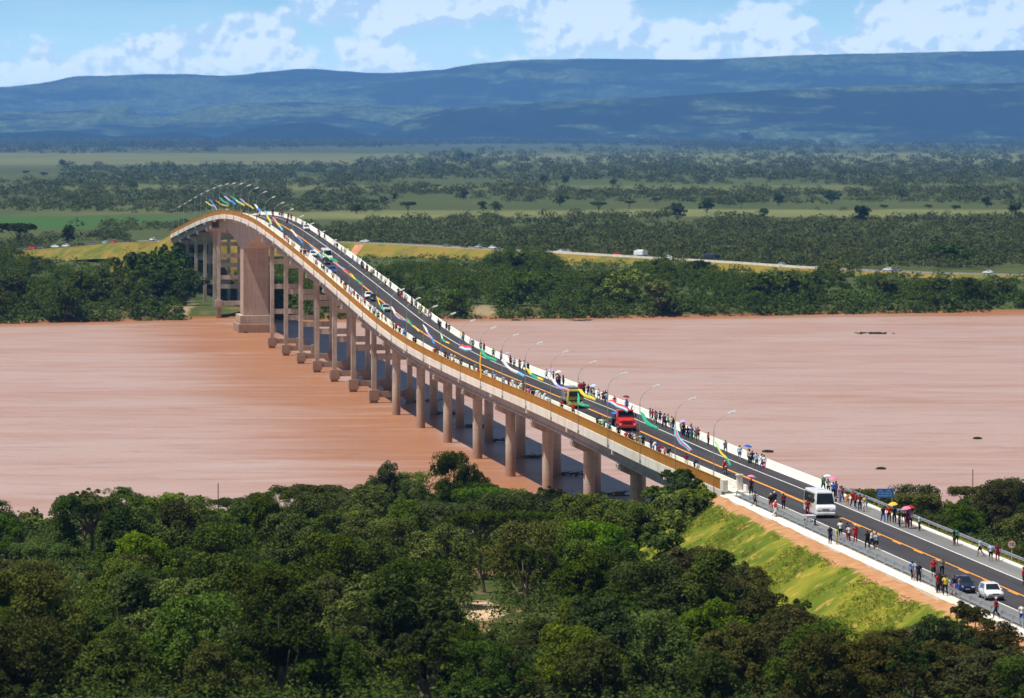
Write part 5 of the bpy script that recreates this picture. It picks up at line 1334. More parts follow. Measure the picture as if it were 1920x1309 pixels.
# ------------------------------------------------------------------ vehicles (local: +X forward, wheels on z = 0)
def paint(name, c, coat=.5, rough=.35): return simple('paint_' + name, c, rough, 0.05, 1.0, spec=.5, coat=coat)
P_white = paint('vehicle_white', (0.78, 0.79, 0.80)); P_red = paint('vehicle_red', (0.62, 0.020, 0.018)); P_yel = paint('vehicle_yellow', (0.66, 0.50, 0.03)); P_navy = paint('vehicle_navy', (0.012, 0.02, 0.07)); P_silver = paint('vehicle_silver', (0.42, 0.45, 0.47))
P_blue = paint('vehicle_blue', (0.02, 0.07, 0.30)); P_dark = paint('vehicle_black', (0.015, 0.016, 0.018)); P_orange = paint('stripe_orange', (0.75, 0.36, 0.05)); P_grey = paint('vehicle_grey', (0.12, 0.125, 0.13)); P_tarp = simple('blue_tarpaulin', (0.04, 0.14, 0.52), .7, .2, 1.5)
P_plate = simple('plate_grey', (0.5, 0.5, 0.5), .5, .05, 3); P_lampglass = simple('headlight_glass', (0.75, 0.77, 0.78), .15, .05, 5, spec=.8); P_tail = simple('tail_light', (0.4, .01, .01), .3, .05, 5)
def wheel(parent, x, y, r, w_):
    mb = MB(); mb.tube([(x, y - w_ / 2, r), (x, y + w_ / 2, r)], r, 16); o = mb.build('wheel', M_tyre, parent)
    mb = MB(); mb.tube([(x, y - w_ / 2 - .01, r), (x, y + w_ / 2 + .01, r)], r * .58, 12); mb.build('rim', P_silver, o)
def panel(mb, quad, off=.012):
    q = [Vector(p) for p in quad]; n = (q[1] - q[0]).cross(q[3] - q[0]).normalized(); q2 = [p + n * off for p in q]
    mb.add(q + q2, [(4, 5, 6, 7), (0, 4, 7, 3), (1, 2, 6, 5), (0, 1, 5, 4), (3, 7, 6, 2)])
def inset(q, l, r, b, t):
    """sub-quad of q = (bottom-left, bottom-right, top-right, top-left)"""
    q = [Vector(p) for p in q]
    f = lambda u, v: (q[0].lerp(q[1], u)).lerp(q[3].lerp(q[2], u), v)
    return [f(l, b), f(1 - r, b), f(1 - r, 1 - t), f(l, 1 - t)]
def make_car(body_mat, name='car', L=4.1, Wd=1.66, H=1.40, hatch=False):
    e = empty(name); h = Wd / 2; zb = .86
    mb = MB(); st = [(-L/2, .62, .78, .84), (-L/2 + .12, .90, .80, .90), (-L/2 + .9, 1.0, .86, .93), (0, 1.0, .87, .92), (L/2 - 1.15, 1.0, .85, .90), (L/2 - .45, .98, .76, .84), (L/2 - .05, .90, .66, .74), (L/2, .62, .58, .64)]
    rings = []
    for x, wf, z1, z2 in st:
        b = h * wf; zlo = .24 if abs(x) < L / 2 - .05 else .34
        rings.append([(x, -b * .93, zlo), (x, -b, .42), (x, -b, z1 - .12), (x, -b * .93, z1), (x, -b * .5, z2), (x, b * .5, z2), (x, b * .93, z1), (x, b, z1 - .12), (x, b, .42), (x, b * .93, zlo)])
    mb.loft(rings, 0, True); body = mb.build('body', body_mat, e)
    xb0, xb1 = (-L/2 + .22, L/2 - 1.10) if hatch else (-L/2 + .55, L/2 - 1.15); xt0, xt1 = (-L/2 + .55, L/2 - 1.75) if hatch else (-L/2 + 1.05, L/2 - 1.85); hb, ht = h * .93, h * .74
    B = [(xb0, -hb, zb), (xb1, -hb, zb), (xb1, hb, zb), (xb0, hb, zb)]; T = [(xt0, -ht, H - .03), (xt1, -ht, H - .03), (xt1, ht, H - .03), (xt0, ht, H - .03)]
    mb = MB(); mb.add(B + T, [(0, 1, 5, 4), (1, 2, 6, 5), (2, 3, 7, 6), (3, 0, 4, 7)])
    R2 = [(xt0 + .12, -ht + .1, H), (xt1 - .12, -ht + .1, H), (xt1 - .12, ht - .1, H), (xt0 + .12, ht - .1, H)]
    mb.add(T + R2, [(0, 1, 5, 4), (1, 2, 6, 5), (2, 3, 7, 6), (3, 0, 4, 7), (4, 5, 6, 7)]); mb.build('roof', body_mat, e)
    mb = MB(); panel(mb, inset((B[1], B[2], T[2], T[1]), .07, .07, .05, .08)); mb.build('windscreen', M_glassd, e)
    mb = MB(); panel(mb, inset((B[3], B[0], T[0], T[3]), .09, .09, .1, .1)); mb.build('rear_window', M_glassd, e)
    for sd, q in ((0, (B[0], B[1], T[1], T[0])), (1, (B[2], B[3], T[3], T[2]))):
        a, b_ = (.12, .52) if sd == 0 else (.50, .14)
        mb = MB(); panel(mb, inset(q, a, b_, .08, .12)); mb.build('side_window', M_glassd, e)
        a, b_ = (.52, .14) if sd == 0 else (.12, .54)
        mb = MB(); panel(mb, inset(q, a, b_, .08, .12)); mb.build('side_window', M_glassd, e)
    for sg in (-1, 1):
        mb = MB(); mb.rbox(L/2 - .10, L/2 + .015, sg * h * .62 - .16, sg * h * .62 + .16, .52, .66, .02); mb.build('headlight', P_lampglass, e)
        mb = MB(); mb.rbox(-L/2 - .015, -L/2 + .10, sg * h * .62 - .15, sg * h * .62 + .15, .58, .74, .02); mb.build('tail_light', P_tail, e)
        mb = MB(); mb.rbox(L/2 - 1.5, L/2 - 1.36, sg * (h + .04) - .08, sg * (h + .04) + .08, .86, .98, .02); mb.build('mirror', body_mat, e)
    for x in (L/2 - .78, -L/2 + .74):
        for sg in (-1, 1): wheel(e, x, sg * (h - .09), .29, .19)
    mb = MB(); mb.rbox(L/2 - .12, L/2 + .05, -h * .92, h * .92, .34, .48, .03); mb.build('bumper', P_dark if body_mat is not P_white else P_grey, e)
    mb = MB(); mb.box(L/2 + .051, L/2 + .062, -.2, .2, .36, .47); mb.build('number_plate', P_plate, e)
    mb = MB(); mb.box(L/2 - .01, L/2 + .012, -h * .38, h * .38, .54, .65); mb.build('grille', P_dark, e)
    return e
def make_minibus():
    e = empty('minibus'); L, Wd, H = 6.9, 2.15, 2.85; h = Wd / 2
    mb = MB(); rings = []
    for x, top, wf, zlo in ((-L/2, 2.70, .95, .45), (-L/2 + .12, 2.78, 1, .38), (-1, 2.80, 1, .34), (L/2 - 1.2, 2.80, 1, .34), (L/2 - .75, 2.74, .99, .34), (L/2 - .32, 1.45, .98, .34), (L/2 - .06, 1.15, .96, .38), (L/2, .85, .92, .46)):
        b = h * wf; sh = b * (.86 if top > 2 else .97)
        zm = min(1.45, top - .08)
        rings.append([(x, -b * .96, zlo), (x, -b, zlo + .12), (x, -b, zm), (x, -sh, top - .10), (x, -sh * .85, top), (x, sh * .85, top), (x, sh, top - .10), (x, b, zm), (x, b, zlo + .12), (x, b * .96, zlo)])
    mb.loft(rings, 0, False); mb.build('body', P_white, e)
    q = [(L/2 - .335, -h * .93, 1.50), (L/2 - .335, h * .93, 1.50), (L/2 - .72, h * .78, 2.62), (L/2 - .72, -h * .78, 2.62)]
    mb = MB(); panel(mb, inset(q, .02, .02, 0.0, .02), .03); mb.build('windscreen', M_glassd, e)
    for sg in (-1, 1):
        for i in range(5):
            x0 = -L/2 + .35 + i * 1.06; x1 = x0 + .98
            q = [(x0, sg * h * 1.0, 1.50), (x1, sg * h * 1.0, 1.50), (x1, sg * h * .885, 2.52), (x0, sg * h * .885, 2.52)]
            if sg > 0: q = [q[1], q[0], q[3], q[2]]
            mb = MB(); panel(mb, q, .02); mb.build('side_window', M_glassd, e)
        q = [(-L/2 + .2, sg * h, 1.05), (L/2 - 1.5, sg * h, 1.05), (L/2 - 2.3, sg * h, 1.45), (-L/2 + .2, sg * h, 1.45)]
        if sg > 0: q = [q[1], q[0], q[3], q[2]]
        mb = MB(); panel(mb, q, .012); mb.build('side_stripe', P_orange, e)
        mb = MB(); mb.rbox(L/2 - .16, L/2 + .02, sg * .72 - .2, sg * .72 + .2, .82, 1.0, .03); mb.build('headlight', P_lampglass, e)
        mb = MB(); mb.rbox(L/2 - .62, L/2 - .48, sg * (h + .12) - .1, sg * (h + .12) + .1, 1.7, 2.05, .03); mb.build('mirror', P_dark, e)
        for x in (L/2 - 1.15, -L/2 + 1.35): wheel(e, x, sg * (h - .13), .40, .24)
    mb = MB(); mb.rbox(L/2 - .14, L/2 + .09, -h * .93, h * .93, .34, .62, .05); mb.build('bumper', P_white, e)
    mb = MB(); mb.rbox(L/2 - .02, L/2 + .03, -.38, .38, .86, .98, .01); mb.build('grille', P_dark, e)
    mb = MB(); mb.box(L/2 + .091, L/2 + .103, -.2, .2, .40, .52); mb.build('number_plate', P_plate, e)
    mb = MB(); mb.rbox(-.4, .5, -.35, .35, 2.80, 2.90, .03); mb.build('roof_hatch', P_white, e)
    return e
def make_truck(cab, load, red):
    e = empty('truck'); h = 1.2
    if red:      # bonneted cab
        mb = MB()
        mb.loft([[(x, -hw, z0), (x, hw, z0), (x, hw, z1), (x, hw * .86, z2), (x, -hw * .86, z2), (x, -hw, z1)] for x, hw, z0, z1, z2 in ((2.0, 1.12, .75, 1.68, 1.86), (3.2, 1.05, .75, 1.55, 1.74), (3.55, .98, .75, 1.35, 1.5))], 0, False); mb.build('bonnet', cab, e)
        mb = MB(); mb.loft([[(.45, -1.15, .75), (.45, 1.15, .75), (.45, 1.15, 1.8), (.45, 1.02, 2.65), (.45, -1.02, 2.65), (.45, -1.15, 1.8)], [(2.05, -1.15, .75), (2.05, 1.15, .75), (2.02, 1.15, 1.8), (1.75, 1.02, 2.65), (1.75, -1.02, 2.65), (2.02, -1.15, 1.8)]]); mb.build('cab', cab, e)
        mb = MB(); mb.rbox(.4, 2.05, -1.08, 1.08, 2.655, 2.80, .05); mb.build('cab_roof', cab, e)
        q = [(2.03, -1.08, 1.88), (2.03, 1.08, 1.88), (1.80, .98, 2.55), (1.80, -.98, 2.55)]
        mb = MB(); panel(mb, q, .03); mb.build('windscreen', M_glassd, e)
        mb = MB(); mb.rbox(3.56, 3.63, -.62, .62, .98, 1.38, .02); mb.build('grille', simple('grille_dark_red', (.16, .012, .012), .5, .2, 9), e)
        fx = 3.45
        for sg in (-1, 1):
            mb = MB(); mb.loft([[(x, sg * 1.24 - .14, z0), (x, sg * 1.24 + .06, z0), (x, sg * 1.24 + .06, z1), (x, sg * 1.24 - .14, z1)] for x, z0, z1 in ((1.9, .8, 1.0), (2.3, 1.05, 1.28), (3.1, 1.05, 1.28), (3.55, .75, 1.1))]); mb.build('mudguard', cab, e)
            mb = MB(); mb.rbox(3.5, 3.62, sg * .98 - .15, sg * .98 + .15, .85, 1.05, .02); mb.build('headlight', P_lampglass, e)
            wheel(e, 2.65, sg * 1.08, .50, .28)
        mb = MB(); mb.rbox(3.6, 3.82, -1.25, 1.25, .48, .80, .04); mb.build('bumper', cab, e)
        x0, x1 = -4.4, .25
    else:        # flat-nosed cab
        mb = MB(); mb.loft([[(1.0, -1.15, .7), (1.0, 1.15, .7), (1.0, 1.15, 1.75), (1.0, 1.05, 2.75), (1.0, -1.05, 2.75), (1.0, -1.15, 1.75)], [(2.75, -1.13, .7), (2.75, 1.13, .7), (2.80, 1.13, 1.65), (2.5, 1.02, 2.72), (2.5, -1.02, 2.72), (2.80, -1.13, 1.65)]]); mb.build('cab', cab, e)
        q = [(2.79, -1.05, 1.75), (2.79, 1.05, 1.75), (2.56, .96, 2.52), (2.56, -.96, 2.52)]
        mb = MB(); panel(mb, q, .03); mb.build('windscreen', M_glassd, e)
        mb = MB(); mb.rbox(2.76, 2.86, -.95, .95, 1.05, 1.28, .02); mb.build('grille', P_dark, e)
        for sg in (-1, 1):
            mb = MB(); mb.rbox(2.74, 2.88, sg * .88 - .16, sg * .88 + .16, .80, 1.0, .02); mb.build('headlight', P_lampglass, e)
            wheel(e, 1.9, sg * 1.05, .48, .28)
        mb = MB(); mb.rbox(2.70, 2.98, -1.2, 1.2, .42, .72, .04); mb.build('bumper', P_yel, e)
        x0, x1 = -4.2, .85
    mb = MB(); mb.box(x0, 3.0 if red else 2.6, -.42, .42, .60, .88); mb.build('chassis', P_dark, e)
    for sg in (-1, 1):
        mb = MB(); mb.rbox((1.6 if red else 2.45), (1.72 if red else 2.58), sg * 1.38 - .1, sg * 1.38 + .1, 1.8, 2.25, .02); mb.build('mirror', P_dark, e)
        for x in (-2.2, -3.4): wheel(e, x, sg * 1.0, .50, .5)
    mb = MB()
    if red:
        mb.rbox(x0, x1, -1.22, 1.22, 1.0, 1.95, .03); mb.build('load_bed', P_navy, e)
        mb = MB(); mb.loft([[(x, -1.2, 1.955), (x, 1.2, 1.955), (x, 1.0, 2.05 + t), (x, 0, 2.25 + t), (x, -1.0, 2.05 + t)] for x, t in ((x0 + .1, 0), (-3, .12), (-2, .02), (-1, .14), (x1 - .1, 0))], 0, True); mb.build('load_cover', load, e)
    else:
        mb.rbox(x0, x1, -1.22, 1.22, 1.0, 2.1, .03); mb.build('load_bed', P_grey, e)
        mb = MB(); mb.loft([[(x, -1.2, 2.105), (x, 1.2, 2.105), (x, 1.15, 2.7), (x, .7, 2.98), (x, -.7, 2.98), (x, -1.15, 2.7)] for x in (x0 + .05, -2.5, -1, x1 - .05)], 0, False); mb.build('load_cover', load, e)
    return e
def set_vehicle(e, s, u, label, cat, group=None, back=False, yaw=0.0):
    d = deck(s); p = W(s, u, d + .013); e.location = p
    sl = math.atan((deck(s + 2) - deck(s - 2)) / 4)
    e.rotation_euler = (0, sl if not back else -sl, TH - math.pi / 2 + yaw if not back else TH + math.pi / 2 + yaw)
    tag(e, label, cat, group)
mbus = make_minibus(); set_vehicle(mbus, s_of(-1.8, 1547) + 3.45, -1.8, 'white minibus with orange side stripe driving off the near end of the bridge', 'minibus')
rt = make_truck(P_red, P_tarp, True); set_vehicle(rt, s_of(-1.7, 1176) + 3.8, -1.7, 'bright red bonneted truck with blue covered load coming down the bridge', 'truck')
yt = make_truck(P_yel, P_grey, False); set_vehicle(yt, s_of(-1.75, 1079) + 2.9, -1.75, 'yellow flat-nosed truck with dark grey covered load, behind the red truck', 'truck')
car0 = make_car(P_navy); set_vehicle(car0, s_of(-4.5, 1812) + 2, -4.5, 'dark navy saloon car parked on the grey shoulder beside a standing group', 'car', 'cars on the bridge and its approach')
hatch0 = make_car(P_white, 'car', 3.9, 1.62, 1.42, True); set_vehicle(hatch0, s_of(-3.4, 1866) + 2, -3.4, 'boxy white hatchback in front of the dark saloon near the leaning trees', 'car', 'cars on the bridge and its approach')
def repaint(e, mat):
    for c in e.children:
        if c.name.split('.')[0] in ('body', 'roof', 'mirror'):
            c.material_slots[0].link = 'OBJECT'; c.material_slots[0].material = mat
for px, u, mt, src, lab in ((724, -1.7, P_silver, car0, 'silver car alone in the lane halfway up the bridge slope'), (702, -1.5, P_dark, hatch0, 'black car following the silver car down the bridge slope'), (692, -2.0, P_white, car0, 'white car close behind the black car on the bridge slope'),
                            (588, -3.0, P_white, hatch0, 'white hatchback pulled to the walkway side near the bridge crest'), (612, -2.2, P_dark, car0, 'black car in front of the white van near the bridge crest'),
                            (624, -3.1, P_blue, hatch0, 'blue hatchback beside the walkway barrier below the bridge crest'), (575, 4.1, P_white, hatch0, 'white car stopped against the right-hand barrier near the crest'), (366, -1.5, P_white, car0, 'white car going down the far side of the bridge hump')):
    c = copy_tree(src); repaint(c, mt); set_vehicle(c, s_of(u, px) + 2, u, lab, 'car', 'cars on the bridge and its approach')
van = copy_tree(mbus); set_vehicle(van, s_of(-1.2, 614) + 3.5, -1.2, 'small white bus coming over the bridge crest behind the dark car', 'minibus')
hcol = [P_white, P_grey, P_silver, P_dark, P_white, P_red, P_navy, P_white]
hx = [(688, P_white, 0), (846, P_grey, 0), (879, P_dark, 0), (905, P_silver, 1), (932, P_white, 0), (1060, P_white, 1), (1074, P_silver, 0), (1166, P_red, 0), (1207, P_white, 2), (1262, P_white, 0), (1344, P_dark, 2), (1474, P_silver, 0), (1672, P_white, 1), (1688, P_grey, 0), (1858, P_white, 1),
      (48, P_grey, 0), (66, P_red, 0), (84, P_grey, 0), (112, P_white, 0), (131, P_white, 1), (158, P_dark, 0), (182, P_grey, 0), (207, P_silver, 0), (222, P_red, 0), (246, P_dark, 0), (278, P_white, 0)]
CN = {P_white.name: 'white', P_grey.name: 'grey', P_silver.name: 'silver', P_dark.name: 'black', P_red.name: 'red', P_navy.name: 'navy'}
tt = np.linspace(0, len(HWP) - 1, 3000); hpx = np.array([960 + F * float(a) / float(b) for a, b in zip(_hx(tt), _hy(tt))])
nl = 0
for j, (px, mt, kind) in enumerate(sorted(hx, key=lambda q: q[0])):
    t_ = float(tt[np.argmin(np.abs(hpx - px))]); x, y, z, a = HWc(t_, 2.2 if kind != 2 else 1.8)
    src = (car0, hatch0, yt)[kind]; c = copy_tree(src)
    if kind != 2: repaint(c, mt)
    else:
        for ch in c.children:
            if ch.name.split('.')[0] in ('cab', 'load_cover', 'bumper', 'load_bed'): ch.material_slots[0].link = 'OBJECT'; ch.material_slots[0].material = mt
    c.location = (x, y, z + .01); c.rotation_euler = (0, 0, a + (math.pi if j % 3 else 0))
    word = ('saloon car', 'hatchback', 'truck')[kind]
    tag(c, '%s %s, %s vehicle from the left on the far-bank highway' % (CN[mt.name], word, ordw(j + 1)), 'car' if kind < 2 else 'truck', 'vehicles on the far-bank highway')

# motorbike with rider, and the hand cart
def make_motorbike():
    e = empty('motorbike')
    for x in (.62, -.62):
        mb = MB(); mb.tube([(x, -.05, .30), (x, .05, .30)], .30, 16); o = mb.build('wheel', M_tyre, e); mb = MB(); mb.tube([(x, -.055, .30), (x, .055, .30)], .2, 12); mb.build('rim', P_silver, o)
    mb = MB(); mb.loft([[(x, -w_, z0), (x, w_, z0), (x, w_ * .6, z1), (x, -w_ * .6, z1)] for x, w_, z0, z1 in ((-.1, .10, .68, .85), (.15, .15, .66, .98), (.38, .10, .72, .92))], 0, True); mb.build('tank', P_red, e)
    mb = MB(); mb.rbox(-.75, -.08, -.13, .13, .74, .84, .03); mb.build('seat', M_black, e)
    mb = MB(); mb.rbox(-.2, .25, -.12, .12, .28, .62, .05); mb.build('engine', P_grey, e)
    mb = MB(); mb.tube([(.62, 0, .3), (.40, 0, .95)], .035, 6); mb.tube([(-.62, 0, .3), (-.2, 0, .5), (.4, 0, .85)], .03, 6); mb.build('frame', M_black, e)
    mb = MB(); mb.tube([(.30, -.36, 1.02), (.40, -.1, 1.0), (.40, .1, 1.0), (.30, .36, 1.02)], .018, 6); mb.build('handlebar', M_black, e)
    mb = MB(); mb.ball((.52, 0, .88), .09, 10, 6); mb.build('headlight', P_lampglass, e)
    mb = MB(); mb.rbox(.3, .95, -.08, .08, .62, .66, .01); mb.build('mudguard', P_red, e)
    return e
moto = make_motorbike(); s, u = place(1359.5, 889); set_vehicle(moto, s, u, 'small motorbike ridden along the centre line near the bridge end', 'motorbike')
pp = W(s, u, deck(s)); rider = person(Vector((pp.x, pp.y, pp.z + .03)) + Vector((ST * -.35, -CT * -.35, 0)) * 1.0, TH + math.pi, 'red', 'black', 'ride', 1.0, True, 'rider', s)
def make_cart():
    e = empty('hand_cart')
    mb = MB(); mb.rbox(-.8, .8, -.5, .5, .75, 1.0, .06); mb.build('tray_box', P_white, e)
    mb = MB(); mb.rbox(-.84, .84, -.54, .54, 1.005, 1.06, .02); mb.build('lid', P_white, e)
    for sg in (-1, 1):
        mb = MB(); mb.tube([(0, sg * .55 - .03, .36), (0, sg * .55 + .03, .36)], .36, 16); mb.build('wheel', M_tyre, e)
    mb = MB(); mb.tube([(0, -.5, .36), (0, .5, .36)], .03, 6); mb.tube([(.6, 0, .74), (.6, 0, .05)], .03, 6); mb.tube([(0, -.3, .36), (0, -.3, .74)], .03, 6); mb.tube([(0, .3, .36), (0, .3, .74)], .03, 6); mb.build('undercarriage', M_black, e)
    mb = MB(); mb.tube([(-.8, -.4, .9), (-1.25, -.4, 1.0), (-1.25, .4, 1.0), (-.8, .4, .9)], .02, 6); mb.build('handle', M_galv, e)
    return e
cart = make_cart(); s, u = place(1518.5, 985); set_vehicle(cart, s, u, "white street vendor's hand cart on the grey shoulder beside a person in maroon", 'cart')

# ------------------------------------------------------------------ cloth streamers tied to the lamp posts
def streamer(k, pts, width, cols, label):
    """pts: picture points of the cloth's middle line; the cloth hangs at its lamp post's depth and drifts a little nearer"""
    k = max(0, min(k, len(LAMPS) - 1)); Y = W(LAMPS[k], -6.9, 0).y; n = 14; P_ = []
    pv = [Vector((p[0], p[1])) for p in pts]; seg = [0.0]
    for a, b in zip(pv, pv[1:]): seg.append(seg[-1] + (b - a).length)
    for i in range(n + 1):
        d = seg[-1] * i / n; j = max(q for q in range(len(seg)) if seg[q] <= d + 1e-6); j = min(j, len(pv) - 2)
        t = (d - seg[j]) / max(1e-6, seg[j + 1] - seg[j]); p = pv[j].lerp(pv[j + 1], min(1, t))
        yy = Y - .08 - 2.2 * i / n; P_.append(Vector(((p.x - 960) * yy / F, yy, CAMZ - (p.y - HOR) * yy / F)))
    mb = MB(); mats = [simple('streamer_' + c.replace(' ', '_'), STC[c], .8, .1, 2) for c in dict.fromkeys(cols)]; names = list(dict.fromkeys(cols))
    rows = []
    for i, p in enumerate(P_):
        a = P_[min(i + 1, n)] - P_[max(i - 1, 0)]; side = a.cross(Vector((0, 1, 0))); side.normalize(); w_ = .5 * width * (.35 + .65 * min(1, i / 3)) * (1 + .10 * math.sin(i * .9))
        rip = Vector((0, .03 * math.sin(i * .8), 0)) + side * .05 * math.sin(i * .7)
        rows.append([p + side * w_ * (q - .5) + rip + Vector((0, .03 * math.sin(q * 5 + i * .8), 0)) for q in (0, .33, .66, 1)])
    v = [p for r_ in rows for p in r_]
    for i in range(n):
        if len(cols) == 3 and cols[0] in ('flag',): pass
        for q in range(3):
            f = (i * 4 + q, i * 4 + q + 1, (i + 1) * 4 + q + 1, (i + 1) * 4 + q)
            c = cols[q % len(cols)] if LONG.get(tuple(cols)) else cols[min(len(cols) - 1, i * len(cols) // n)]
            mb.f.append(tuple(x + 0 for x in f)); mb.mi.append(names.index(c)); mb.sm.append(True)
    mb.v = v; base = mb.v[0]; o = mb.build('streamer', mats)
    o.data.transform(Matrix.Translation(-base)); o.location = base
    m_ = o.modifiers.new('thickness', 'SOLIDIFY'); m_.thickness = .015
    tag(o, label % ordw(k + 1) if '%' in label else label, 'streamer', 'cloth streamers on the lamp posts')
STC = {'green': (0.03, 0.45, 0.25), 'yellow': (0.78, 0.62, 0.06), 'white': (.82, .82, .84), 'blue': (0.08, 0.30, 0.78), 'sky': (0.20, 0.58, 0.85), 'red': (.65, .06, .10), 'orange': (.66, .33, .02), 'lilac': (.45, .42, .75), 'pale green': (.45, .75, .35), 'pink': (.72, .30, .36)}
LONG = {('sky', 'white', 'red'): 1, ('sky', 'red'): 1, ('red', 'white', 'sky'): 1}
def near_lamp(px):
    b = min(range(len(LAMPS)), key=lambda k: abs(proj(*W(LAMPS[k], -6.9, 20))[0] - px)); return b
for pts, w_, cols, lab in (
    ([(1339, 826), (1350, 845), (1362, 860), (1370, 874)], .5, ['pale green', 'yellow', 'green'], 'pale green and yellow cloth streamer on the %s lamp post'),
    ([(1266, 802), (1268, 815), (1280, 832), (1296, 846)], 1.0, ['sky', 'red'], 'sky blue and red cloth streamer on the %s lamp post'),
    ([(1201, 772), (1210, 788), (1220, 799), (1234, 804)], .9, ['green'], 'plain green cloth streamer on the %s lamp post'),
    ([(1140, 752), (1158, 760), (1170, 766), (1178, 770)], 1.3, ['sky', 'white', 'red'], 'blue, white and red cloth streamer on the %s lamp post above the red truck'),
    ([(1084, 730), (1092, 738), (1104, 745), (1117, 750)], .9, ['yellow'], 'plain yellow cloth streamer on the %s lamp post'),
    ([(1084, 738), (1085, 755), (1093, 761), (1106, 762)], .7, ['green'], 'green cloth streamer hanging in front of the yellow truck'),
    ([(1032, 708), (1040, 718), (1052, 728), (1070, 733)], .8, ['white', 'lilac', 'pink'], 'white and lilac cloth streamer on the %s lamp post'),
    ([(986, 690), (994, 700), (1006, 709), (1019, 713)], .8, ['yellow', 'green', 'yellow'], 'yellow, green, yellow cloth streamer on the %s lamp post'),
    ([(940, 675), (952, 688), (966, 697), (984, 706)], .9, ['white', 'white', 'sky'], 'white and sky blue cloth streamer on the %s lamp post'),
    ([(901, 654), (906, 664), (917, 672), (932, 677)], 1.0, ['green'], 'teal green cloth streamer blown flat from the %s lamp post'),
    ([(901, 660), (900.5, 680), (901.5, 700), (901, 712)], .5, ['orange'], 'long ochre yellow strip hanging straight down from the %s lamp post'),
    ([(861, 651), (868, 652), (876, 654), (884, 655)], 1.9, ['sky', 'white', 'red'], 'broad flag of blue, white and red on the %s lamp post'),
    ([(826, 626), (830, 636), (836, 642), (843, 644)], .55, ['pale green', 'green', 'yellow'], 'short green and yellow cloth streamer on the %s lamp post'),
    ([(793, 609), (801, 622), (809, 634), (815, 646)], .7, ['white', 'lilac', 'blue'], 'white to blue cloth streamer on the %s lamp post'),
    ([(762, 597), (770, 607), (778, 614), (786, 622)], .6, ['green', 'yellow'], 'green to yellow cloth streamer on the %s lamp post'),
    ([(734, 575), (742, 590), (750, 598), (760, 602)], .7, ['white', 'lilac', 'blue'], 'white, lilac and blue cloth streamer on the %s lamp post'),
    ([(706, 556), (710, 566), (715, 576), (721, 585)], .5, ['yellow', 'green'], 'thin yellow and green cloth streamer on the %s lamp post'),
    ([(656, 512), (663, 520), (671, 527), (680, 534)], .6, ['yellow', 'green'], 'yellow and green cloth streamer on the %s lamp post'),
    ([(624, 490), (634, 497), (645, 505), (654, 512)], .7, ['pink', 'lilac', 'red'], 'pink and lilac cloth streamer on the %s lamp post'),
    ([(604, 475), (614, 481), (624, 487), (634, 492)], .8, ['pale green', 'green'], 'pale green to green cloth streamer on the %s lamp post'),
    ([(580, 460), (588, 467), (596, 474), (603, 482)], .9, ['blue', 'white', 'sky'], 'blue and white cloth streamer on the %s lamp post'),
    ([(545, 430), (552, 438), (560, 447), (568, 457)], .8, ['white', 'blue'], 'white and blue cloth streamer high on the %s lamp post'),
    ([(511, 407), (518, 416), (524, 424), (530, 432)], .9, ['pink', 'yellow', 'sky'], 'pink, yellow and sky blue streamer on the %s lamp post'),
    ([(497, 395), (501, 404), (505, 412), (509, 421)], .9, ['sky', 'yellow', 'pale green'], 'sky blue and yellow cloth streamer on the %s lamp post'),
    ([(477, 383), (483, 390), (489, 397), (494, 403)], .9, ['white', 'blue', 'white'], 'white, blue, white cloth streamer on the %s lamp post'),
    ([(449, 372), (458, 379), (466, 385), (476, 392)], .7, ['lilac', 'yellow'], 'lilac and yellow cloth streamer on the %s lamp post'),
    ([(433, 369), (441, 374), (449, 380), (459, 386)], .9, ['green', 'pale green', 'yellow'], 'green and yellow cloth streamer over the bridge crest on the %s lamp post'),
    ([(420, 368), (427, 373), (434, 378), (442, 384)], .9, ['lilac', 'blue'], 'lilac to blue streamer over the bridge crest on the %s lamp post'),
    ([(411, 370), (416, 375), (423, 380), (430, 384)], .8, ['green'], 'teal green streamer over the bridge crest on the %s lamp post'),
    ([(404, 376), (411, 381), (419, 385), (429, 387)], .6, ['orange', 'yellow'], 'orange streamer over the bridge crest on the %s lamp post'),
    ([(393, 373), (398, 380), (403, 388), (407, 394)], .6, ['blue', 'lilac'], 'blue streamer beyond the bridge crest on the %s lamp post'),
    ([(384, 378), (390, 381), (395, 385), (400, 387)], .6, ['yellow', 'pale green'], 'yellow and pale green streamer beyond the crest on the %s lamp post')):
    streamer(near_lamp(pts[0][0]), pts, w_, cols, lab)

